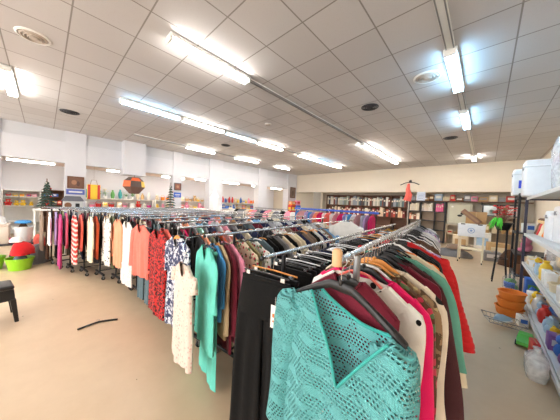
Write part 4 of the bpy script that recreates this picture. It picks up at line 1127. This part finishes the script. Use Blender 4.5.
shelf_unit('bookcase', 'black bookcase of magazines right of the long brown one', (-2.2, YR-.24, 0), 0, 1.56, .36, (.05,.6,1.05,1.5,1.98), 2.0, M_dark, divs=(-.25,.35), backm=rgbmat((170,150,128)))
books(-2.93,-2.52, YR-.30, 1.516, .3, .42, [(236,226,200),(220,208,190),(196,190,176)], 'cream magazine standing in the upper left bay of the black bookcase', 'magazines in the upper left bay', .06, .1)
books(-2.40,-1.93, YR-.30, 1.516, .3, .42, [(226,210,196),(190,180,176),(236,230,220)], 'pale magazine standing in the upper middle bay of the black bookcase', 'magazines in the upper middle bay', .06, .1)
books(-1.81,-1.52, YR-.30, 1.516, .3, .42, [(240,110,160),(226,90,140)], 'pink magazine standing in the upper right bay of the black bookcase', 'magazines in the upper right bay', .06, .1)
books(-2.93,-2.52, YR-.30, 1.066, .22, .38, [(226,150,120),(240,226,206),(150,90,70),(206,80,60)], 'reddish magazine standing in the lower row of the black bookcase', 'magazines in the lower row of the black bookcase', .09, .14)
# wall shelf with boxes under the fascia
t = thing('wall_shelf', 'long wooden wall shelf of boxes under the cream fascia', 'shelf', (-.85, YR-.22, 2.03))
b = MB(); b.box((0,0,0), (4.4,.4,.04)); b.build('board', M_brown, t)
for x in (-2.0,-.7,.7,2.0):
    b = MB(); b.box((x,.05,-.08), (.03,.28,.12)); b.build('bracket', M_dark, t)
xs = -3.0; cs = ['grey','cream','tan','brown','pale blue','cream','red','brown','grey','pink','tan','cream','grey','red']
for i, c in enumerate(cs):
    w_ = [.32,.26,.3,.22,.34,.28,.2,.3,.26,.24,.34,.28,.24,.3][i]; hh = [.22,.3,.18,.26,.32,.2,.28,.16,.3,.22,.2,.28,.18,.24][i]
    gbox(c, (xs+w_/2, YR-.22, 2.051), '%s box from the near-bookcase end on the long wooden wall shelf' % ORD[i], (w_-.02,.3,hh), 0, R_.choice(['white','cream','grey'])); xs += w_
t = thing('hanging_sign', 'small pale paper sign hanging from the cream fascia', 'sign', (-2.36, YB-.02, 2.0))
b = MB(); b.box((0,0,.23), (.36,.006,.42)); b.build('paper', rgbmat((206,216,232)), t)
b = MB()
for i, z in enumerate((.34,.27,.2,.13)): b.box((0,-.004,z), (.26-.04*(i % 2),.002,.022))
b.build('printed_lines', rgbmat((120,136,170)), t)
b = MB(); b.tube([(-.15,0,.44),(-.15,0,.56)], .003, 5); b.tube([(.15,0,.44),(.15,0,.56)], .003, 5); b.build('string', M_paper, t)
# leaning canvas, cabinet and framed mirrors
shelf_unit('low_cabinet', 'low brown cabinet under the big pale canvas', (-.80, YR-.3, 0), 0, 1.12, .45, (.05,.5,.93), .95, rgbmat((206,190,166)))
framed((-.90, YR-.34, .952), 0, .90, 1.02, solid('canvas_sage', (208,206,186), .7, 0, .08, 4), rgbmat((190,186,168)), 'big pale canvas with black butterfly shapes leaning by the back wall', -.06, [(.02,.42,.10,.05,M_black),(.12,.52,.08,.06,M_black),(-.3,.82,.05,.04,rgbmat(GC['white']))])
shelf_unit('sideboard', 'brown sideboard under the black framed mirrors', (.45, YR-.3, 0), 0, 1.2, .45, (.05,.7,1.4), 1.42, rgbmat((186,166,140)))
framed((.12, YR-.42, 1.422), 0, .5, .5, solid('mirror_glass', (168,172,170), .12, .3), M_blackmetal, 'black framed mirror nearest the big pale canvas', marks=[(.1,.4,.15,.2,rgbmat((110,120,110)))])
framed((.70, YR-.42, 1.422), 0, .6, .5, solid('print_pink', (214,196,190), .5, 0, .2, 6), M_blackmetal, 'black framed print with red and white shapes on the sideboard', marks=[(-.2,.5,.12,.3,rgbmat((90,140,84))),(.15,.5,.2,.28,rgbmat(GC['white'])),(.2,.5,.05,.2,rgbmat(GC['red']))])
# stand with the scarf
t = thing('scarf_stand', 'tall thin pole stand before the bookshelves', 'stand', (-2.06, 9.0, 0))
b = MB(); b.lathe([(.2,0),(.2,.015),(.03,.04)], seg=20); b.build('base', M_dark, t)
b = MB(); b.tube([(0,0,.03),(.0,0,2.46)], .015, 8); b.build('pole', rgbmat((206,196,186)), t)
b = MB(); b.tube([(-.30,0,2.46),(-.15,0,2.53),(0,0,2.55),(.15,0,2.53),(.30,0,2.46)], .016, 8); b.ball((.02,0,2.585), .05, 10, 8); b.build('top_bar', M_blackmetal, t)
b = MB(); b.tube([(-2.08,8.95,2.50),(-2.09,8.94,2.3),(-2.05,8.94,2.1),(-2.10,8.94,1.88)], [.04,.07,.11,.13], 10, flat=.35); tag(b.build('scarf', fab('coral')), 'coral orange scarf hanging from the tall thin pole stand', 'scarf')
# white drop-leaf trolley with cardboard on it
t = thing('white_trolley', 'white trolley table with hanging front panel and emblem at the aisle end', 'trolley', (-.30, 9.0, 0), -.03)
b = MB(); b.rbox((0,.22,1.195), (.66,.52,.03), .01, 2); b.build('tabletop', M_white, t)
b = MB(); b.rbox((0,-.05,1.01), (.64,.025,.38), .010, 2); pn = b.build('front_panel', rgbmat((236,240,246)), t)
b = MB(); b.lathe([(.085,-.002),(.085,.002),(.065,.002),(.065,-.002)], seg=24, cap=False); e = b.build('emblem', rgbmat((150,176,214)), pn); e.location = (0,-.065,1.01); e.rotation_euler = (PI/2,0,0)
b = MB(); b.lathe([(.03,-.002),(.034,.0),(.03,.002)], seg=16); e = b.build('emblem', rgbmat((150,176,214)), pn); e.location = (0,-.065,1.01); e.rotation_euler = (PI/2,0,0)
for x in (-.2, .2):
    b = MB(); b.box((x,-.055,1.20), (.1,.03,.03)); b.build('hinge', M_dark, t)
for x, y in ((-.28,-.02),(.28,-.02),(-.28,.44),(.28,.44)):
    b = MB(); b.box((x,y,.62), (.035,.035,1.12)); l = b.build('leg', rgbmat((232,222,196)), t, False)
    b = MB(); b.tube([(x-.012,y,.031),(x+.012,y,.031)], .03, 12); b.box((x,y,.058), (.03,.02,.014)); b.build('wheel', M_rubber, l)
b = MB(); b.box((0,.21,.42), (.56,.48,.025)); b.build('lower_shelf', rgbmat((232,222,196)), t)
t = thing('cardboard_sheet', 'brown cardboard sheet standing on the white trolley', 'cardboard', (-.22, 9.30, 1.212), -.1); t.rotation_euler = (-.12, 0, -.1)
b = MB(); b.box((0,0,.19), (.5,.02,.38)); b.build('sheet', M_card, t)
b = MB(); b.box((.0,-.011,.19), (.03,.003,.37)); b.build('tape', rgbmat(GC['tan']), t)
t = thing('wooden_plank', 'brown wooden plank leaning diagonally on the white trolley', 'plank', (-.33, 9.10, 1.43)); t.rotation_euler = (0, .72, 0)
b = MB(); b.rbox((0,0,0), (.58,.03,.15), .006, 2); b.build('plank', rgbmat((150,112,88)), t)
b = MB(); b.box((0,-.016,0), (.46,.003,.05)); b.build('inlay', rgbmat((170,130,96)), t)
heap('blanket', 'grey', (-.75, 9.9, 0), .42, .26, 'grey blanket heap on the floor beside the white trolley', 21, 'blanket', (1.1,.7))
heap('blanket', 'taupe', (-.62, 9.85, .275), .3, .16, 'taupe blanket lying over the grey blanket heap', 22, 'blanket', (1.1,.7))
gbox('tan', (.36, 11.0, 0), 'tan cardboard box on the floor past the white trolley', (.55,.5,.52), .1, 'cream')
gbox('grey', (.2, 10.2, 0), 'grey carton on the floor right of the white trolley', (.42,.4,.3), .2, 'white')

heap('soft_bag', 'brown', (.62, 9.6, 0), .26, .5, 'brown soft bag slumped on the floor near the aisle end', 31, 'bag')

# ------------------------------------------------------------------ right side shelving
M_post = solid('dark_blue_grey_post', (58,58,78), .45, .2)
M_board = solid('pale_shelf_board', (222,222,220), .5)
def open_rack(label, x0, x1, y0, y1, zs, h, post, board, knob=None, name='metal_shelving', brace=True):
    t = thing(name, label, 'shelving unit', (x0, y0, 0))
    for x in (0, x1-x0):
        for y in (0, y1-y0):
            b = MB(); b.box((x, y, h/2), (.038, .038, h)); po = b.build('post', post, t, False)
            b = MB(); b.rbox((x, y, h+.02), (.05,.05,.04), .012, 2); b.build('post_cap', knob or post, po)
    for z in zs:
        b = MB(); b.box(((x1-x0)/2, (y1-y0)/2, z-.0125), (x1-x0-.04, y1-y0-.04, .025)); b.build('shelf', board, t, False)
        for x in (0, x1-x0):
            b = MB(); b.box((x, (y1-y0)/2, z-.024), (.02, y1-y0-.04, .045)); b.build('shelf_edge', board, t, False)
    b = MB(); b.box(((x1-x0)/2, y1-y0, h-.03), (x1-x0-.04, .03, .05)); b.build('end_beam', post, t, False)
    return t
open_rack('dark-posted shelving unit with white shelves along the right wall', .535, 1.30, 2.7, 6.0, (.14,.73,1.25,1.895), 1.90, M_post, M_board, rgbmat((224,60,50)))
open_rack('narrow dark shelving unit beyond the white-shelved one', .50, 1.25, 6.75, 7.65, (.30,.75,1.20,1.97), 1.98, M_blackmetal, M_dark)
clear = plastic_clear('clear_plastic', (246,248,250), .10)
cloudy = plastic_clear('cloudy_plastic', (244,246,248), .42)
def white_case(loc, d, label, rz=0, mark=None, m=None):
    t = thing('plastic_case', label, 'box', loc, rz); m = m or M_whitep
    b = MB(); b.rbox((0,0,d[2]/2), d, .03, 4); b.build('body', m, t)
    b = MB(); b.rbox((0,0,d[2]*.82), (d[0]+.02,d[1]+.02,.03), .012, 3); b.build('lid_rim', m, t)
    b = MB(); b.box((-d[0]/2-.008,0,d[2]*.80), (.014,.09,.05)); b.build('latch', rgbmat(GC['grey']), t)
    if mark:
        b = MB(); b.box((0,-d[1]/2-.002,d[2]*.42), (d[0]*.3,.003,d[2]*.3)); b.build('printed_mark', rgbmat(mark), t)
    return t
def bag(loc, d, label, content, seed, m=None):
    r = random.Random(seed); t = thing('plastic_bag', label, 'bag', loc)
    b = MB(); rings = []
    for i in range(9):
        q = i/8; k = (1-.78*max(0, (q-.72)/.28)) if q > .72 else (.86+.14*math.sin(min(1, q*3)*PI/2))
        rings.append([((d[0]/2*k*(1+r.uniform(-.05,.05)))*math.copysign(abs(math.cos(2*PI*j/16))**.6, math.cos(2*PI*j/16)), (d[1]/2*k*(1+r.uniform(-.05,.05)))*math.copysign(abs(math.sin(2*PI*j/16))**.6, math.sin(2*PI*j/16)), d[2]*q) for j in range(16)])
    b.loft(rings, cap=True); b.build('film', m or clear, t)
    for i, c in enumerate(content):
        b = MB(); s = min(d)*.27; px, py = (r.uniform(-.25,.25)*d[0], r.uniform(-.25,.25)*d[1]); pz = s+(d[2]*.62-s)*i/max(1, len(content)-1) if len(content) > 1 else d[2]*.35
        if i % 2: b.ball((px,py,pz), s, 10, 7, sq=(1.2,1.1,.8), jit=.12, rnd=r)
        else: b.rbox((px,py,pz), (s*2.2,s*1.8,s*1.4), s*.25, 2)
        b.build('packed_item', rgbmat(GC[c]), t)
    b = MB(); b.lathe([(.02,d[2]-.01),(.035,d[2]+.03),(.015,d[2]+.035)], seg=8); b.build('knot', m or clear, t)
    return t
TZ = 1.897
white_case((.62, 5.70, TZ), (.36,.40,.60), 'big white plastic case on top of the right shelving', 0)
bag((.86, 5.0, TZ), (.40,.50,1.05), 'tall cloudy bag beside the big white case on the right shelving', ['white','pale blue','white','pink','white'], 5, cloudy)
white_case((.98, 4.58, TZ), (.46,.42,.40), 'lower white case before the tall cloudy bag on the right shelving', 0, (206,214,226))
bag((.84, 3.98, TZ), (.5,.5,1.15), 'tall clear bag of pale things on top of the right shelving', ['white','pale blue','grey','white','pale blue'], 3, cloudy)
bag((.90, 3.45, TZ), (.5,.55,.85), 'clear bag nearest on top of the right shelving', ['white','pink','grey'], 4, cloudy)
white_case((.515, 7.15, 1.985), (.24,.42,.56), 'white fabric pack with a blue mark on the narrow dark shelving', 0, (60,80,210))
white_case((.85, 7.15, 1.985), (.3,.5,.48), 'cream pack with tan stripe beside the blue-marked pack', 0, (206,180,140), rgbmat((226,220,208)))
# shelf at 1.25: white packages, figurines
for i, (y, x, dz, mk, lab) in enumerate([(4.75,.80,.40,(240,110,150),'white carton with pink mark on the second right shelf'),(4.35,.82,.46,(110,130,220),'white carton with blue mark on the second right shelf'),(3.9,.82,.38,(240,160,90),'white carton with orange mark on the second right shelf'),(3.45,.82,.42,(120,190,120),'white carton with green mark on the second right shelf')]):
    white_case((x, y, 1.252), (.36,.36,dz), lab, 0, mk, rgbmat((238,238,240)))
def figurine(loc, label, col, h=.2):
    t = thing('figurine', label, 'figurine', loc)
    b = MB(); b.lathe([(.045,0),(.05,.012),(.035,.06),(.03,.1),(.02,.13)], seg=12); b.build('body', rgbmat(GC[col]), t)
    b = MB(); b.ball((0,0,.155), .03, 10, 8); b.build('head', rgbmat((240,206,150)), t)
    b = MB(); b.ball((.004,0,.17), .031, 10, 6, sq=(1,1,.75)); b.build('hair', rgbmat(GC['brown']), t)
    t.scale = (h/.19,)*3
for i, (y, c) in enumerate(((5.82,'brown'),(5.62,'red'),(5.42,'cream'),(5.22,'orange'))):
    figurine((.70, y, 1.252), '%s figurine on the second right shelf behind the white cartons' % ['brown','red','cream','orange'][i], c, .28 if i < 3 else .24)
gbox('yellow', (.92, 5.7, 1.252), 'yellow box behind the figurines on the second right shelf', (.2,.26,.3), 0, 'orange')
gbox('green', (.98, 5.3, 1.252), 'green box behind the figurines on the second right shelf', (.2,.26,.26), 0, 'white')
# shelf at .73: bags
bc = [('clear bag of pink and brown toys on the third right shelf', ['pink','brown','white','tan'], 5.6), ('clear bag of white and red things on the third right shelf', ['white','red','cream','white'], 5.1),
      ('clear bag of tan and orange things on the third right shelf', ['tan','orange','white','brown'], 4.6), ('clear bag of pale blue things on the third right shelf', ['pale blue','white','grey','white'], 4.1), ('clear bag of grey and red things on the third right shelf', ['grey','white','red','white'], 3.6)]
for i, (l, c, y) in enumerate(bc): bag((.95, y, .732), (.40,.42,.40), l, c, 20+i, clear if i % 2 else cloudy)
bc = [('clear bag with blue and green toys on the bottom right shelf', ['blue','green','white','blue'], 5.62), ('clear bag with brown things on the bottom right shelf', ['brown','tan','red','pink'], 5.15), ('clear bag with white and blue things on the bottom right shelf', ['white','blue','pale blue','green'], 4.68),
      ('clear bag with green toys on the bottom right shelf', ['green','white','yellow','red'], 4.2), ('clear bag with red things on the bottom right shelf', ['red','white','blue','white'], 3.75), ('clear bag with pale things nearest on the bottom right shelf', ['white','grey','white','pale blue'], 3.3)]
for i, (l, c, y) in enumerate(bc): bag((.95, y, .142), (.42,.42,.44), l, c, 40+i, clear)
goods_row(['plush','box','basket','vase'], ['pink','red','cream','white','yellow','tan','pale blue'], 3.3, 5.85, .645, .732, 'at the front of the third right shelf', maxh=.25, step=.2)
goods_row(['plush','box','plush','vase'], ['blue','green','white','red','pale blue','yellow','purple'], 3.2, 5.85, .645, .142, 'at the front of the bottom right shelf', maxh=.27, step=.2)
bag((.44, 3.32, 0), (.16,.26,.26), 'cloudy bag of white things standing on the aisle floor nearest the right shelving', ['white','pale blue','white'], 71, cloudy)
plush('brown', (.40, 5.60, 0), 'brown plush toy on the floor beyond the orange baskets', .26, PI)
# things on the floor in front of the right shelving
for i in range(3):
    basket('orange', (.345+.010*i, 5.02+.01*i, .121*i+.001), ['lowest orange basket of the stack on the aisle floor','middle orange basket of the stack on the aisle floor','topmost orange basket of the stack on the aisle floor'][i], .165-.004*i, .118)
t = thing('wire_tray', 'flat grey wire tray tilted on the aisle floor before the orange baskets', 'tray', (.25, 4.42, .05), .3); t.rotation_euler = (.0, .10, .3)
b = MB(); w2, d2 = .20, .14
b.tube([(-w2,-d2,.06),(w2,-d2,.06),(w2,d2,.06),(-w2,d2,.06),(-w2,-d2,.06)], .006, 6); b.tube([(-w2*.85,-d2*.8,0),(w2*.85,-d2*.8,0),(w2*.85,d2*.8,0),(-w2*.85,d2*.8,0),(-w2*.85,-d2*.8,0)], .005, 6); b.build('rim', M_steel, t)
for k in range(9):
    x = -w2*.85+w2*1.7*k/8
    b = MB(); b.tube([(x*1.17,-d2,.06),(x,-d2*.8,0),(x,d2*.8,0),(x*1.17,d2,.06)], .0028, 5); b.build('wire', M_steel, t)
t = thing('trainer_shoe', 'white and blue shoe lying in the wire tray', 'shoe', (.25, 4.42, .075), .9)
b = MB(); b.rbox((0,0,.012), (.25,.09,.022), .01, 4); b.build('sole', M_whitep, t)
b = MB(); b.loft([[(x, w_*math.cos(2*PI*k/12), .022+hh*max(0, math.sin(2*PI*k/12))) for k in range(12)] for x, w_, hh in ((-.12,.03,.05),(-.08,.042,.085),(0,.042,.075),(.07,.042,.045),(.12,.025,.025))], cap=True); b.build('upper', rgbmat(GC['pale blue']), t)
t = thing('toy_car', 'green toy car on the aisle floor below the right shelving', 'toy', (.43, 4.02, 0), 1.4)
b = MB(); b.loft([[(x, w_*y, z) for y, z in ((-1,.03),(1,.03),(1,zt),(-1,zt))] for x, w_, zt in ((-.13,.06,.07),(-.09,.065,.09),(-.05,.055,.14),(.05,.055,.14),(.08,.065,.09),(.14,.055,.075))], cap=True); b.build('car_body', rgbmat((96,200,80), .3), t)
for sx in (-.08,.085):
    for sy in (-1,1):
        b = MB(); b.tube([(sx,sy*.055,.03),(sx,sy*.075,.03)], .03, 14); b.build('wheel', M_rubber, t)
gbox('red', (.47, 3.72, 0), 'red narrow box on the aisle floor nearest the right shelving', (.06,.16,.20), .1, 'white')
gbox('white', (.46, 4.70, 0), 'white carton on the aisle floor between orange baskets and tray', (.10,.14,.14), .2, 'blue')
# plants and bowl on the narrow dark unit
t = thing('plant_stand', 'black plant stand with wide bowl at the aisle before the narrow shelving', 'plant stand', (.30, 7.2, 0))
b = MB(); b.lathe([(.02,1.204),(.10,1.20),(.16,1.36),(.17,1.365),(.155,1.36),(.10,1.212),(.02,1.212)], seg=24); b.build('bowl', M_black, t)
b = MB(); b.tube([(.165*math.cos(2*PI*k/24),.165*math.sin(2*PI*k/24),1.365) for k in range(25)], .009, 6); b.build('rim', M_black, t)
b = MB(); b.tube([(.11*math.cos(2*PI*k/24),.11*math.sin(2*PI*k/24),.55) for k in range(25)], .008, 6); b.build('ring', M_blackmetal, t)
for k in range(4):
    a = PI/4+k*PI/2; b = MB(); b.tube([(.17*math.cos(a),.17*math.sin(a),0),(.11*math.cos(a),.11*math.sin(a),.55),(.105*math.cos(a),.105*math.sin(a),1.215)], .014, 8); b.build('leg', M_blackmetal, t)
pot_flowers('red', (.30, 7.2, 1.214), 'reddish artificial flowers standing in the black plant stand', .55, leaf=(150,110,90), seed=8, n=40)
t = thing('trailing_plant', 'bright green trailing leaves over the edge of the black plant stand', 'plant', (.23, 7.08, 1.375))
b = MB(); r = random.Random(4)
for i in range(30):
    a = r.uniform(2.6, 5.2); l = r.uniform(.08, .17); b.tube([(0,0,.0),(l*.6*math.cos(a), l*.6*math.sin(a), .05+r.uniform(0,.05)),(l*1.1*math.cos(a), l*1.1*math.sin(a), -.02-r.uniform(0,.16))], [.006,.02,.003], 5)
b.build('leaves', rgbmat((84,214,60)), t)
b = MB(); b.tube([(0,0,0),(.03,.03,-.02),(.06,.07,-.10)], .006, 6); b.build('stem', rgbmat((84,150,60)), t)
gbox('white', (.66, 6.92, 1.202), 'white and blue box on the narrow shelving beside the plant stand', (.16,.14,.2), .5, 'blue')
plush('pink', (.70, 7.3, .752), 'pink plush toy on the middle board of the narrow dark shelving', .34, PI)
basket('brown', (.70, 7.0, .302), 'brown basket on the lowest board of the narrow dark shelving', .2, .22)
gbox('blue', (.72, 6.38, 0), 'blue box on the floor between the two right shelving units', (.2,.3,.36), 0, 'green')
bag((.44, 6.36, 0), (.26,.34,.40), 'clear bag of blue and green things on the floor beyond the long right shelving', ['blue','green','blue','green'], 61)

# pale goods behind the trolley
goods_row(['box','basket','vase'], ['white','cream','pale blue','tan'], .05, .88, YR-.36, .717, 'on the middle board of the sideboard', axis='x', maxh=.5, step=.26)
goods_row(['box','basket'], ['white','cream','grey'], .06, .86, YR-.36, .067, 'on the bottom board of the sideboard', axis='x', maxh=.5, step=.3)
goods_row(['box','basket'], ['white','tan','cream'], -1.2, -.4, YR-.36, .517, 'on the middle board of the low cabinet', axis='x', maxh=.34, step=.27)
gbox('cream', (-.72, 11.9, 0), 'cream carton on the floor before the low cabinet', (.5,.45,.6), .05, 'tan')
gbox('white', (-.05, 12.1, 0), 'white carton on the floor before the sideboard', (.5,.4,.75), .0, 'pale blue')

# ------------------------------------------------------------------ camera, world, look
cam = bpy.data.cameras.new('camera'); co = bpy.data.objects.new('camera', cam); COL.objects.link(co)
cam.sensor_width = 36; cam.lens = 36*220.567/560; cam.clip_start = .02
Rm = Matrix(((.729581, -.05255456, .68187212), (.68254591, -.00662666, -.73081268), (.04292608, .99859607, .03103622)))
co.matrix_world = Matrix.Translation((0, 0, 1.6)) @ Rm.to_4x4()
SC.camera = co
w = bpy.data.worlds.new('world'); SC.world = w; w.use_nodes = True
w.node_tree.nodes['Background'].inputs[0].default_value = (1, .97, .93, 1)
w.node_tree.nodes['Background'].inputs[1].default_value = 1.55
SC.view_settings.view_transform = 'Standard'; SC.view_settings.look = 'None'; SC.view_settings.gamma = 1
SC.view_settings.exposure = 1.68
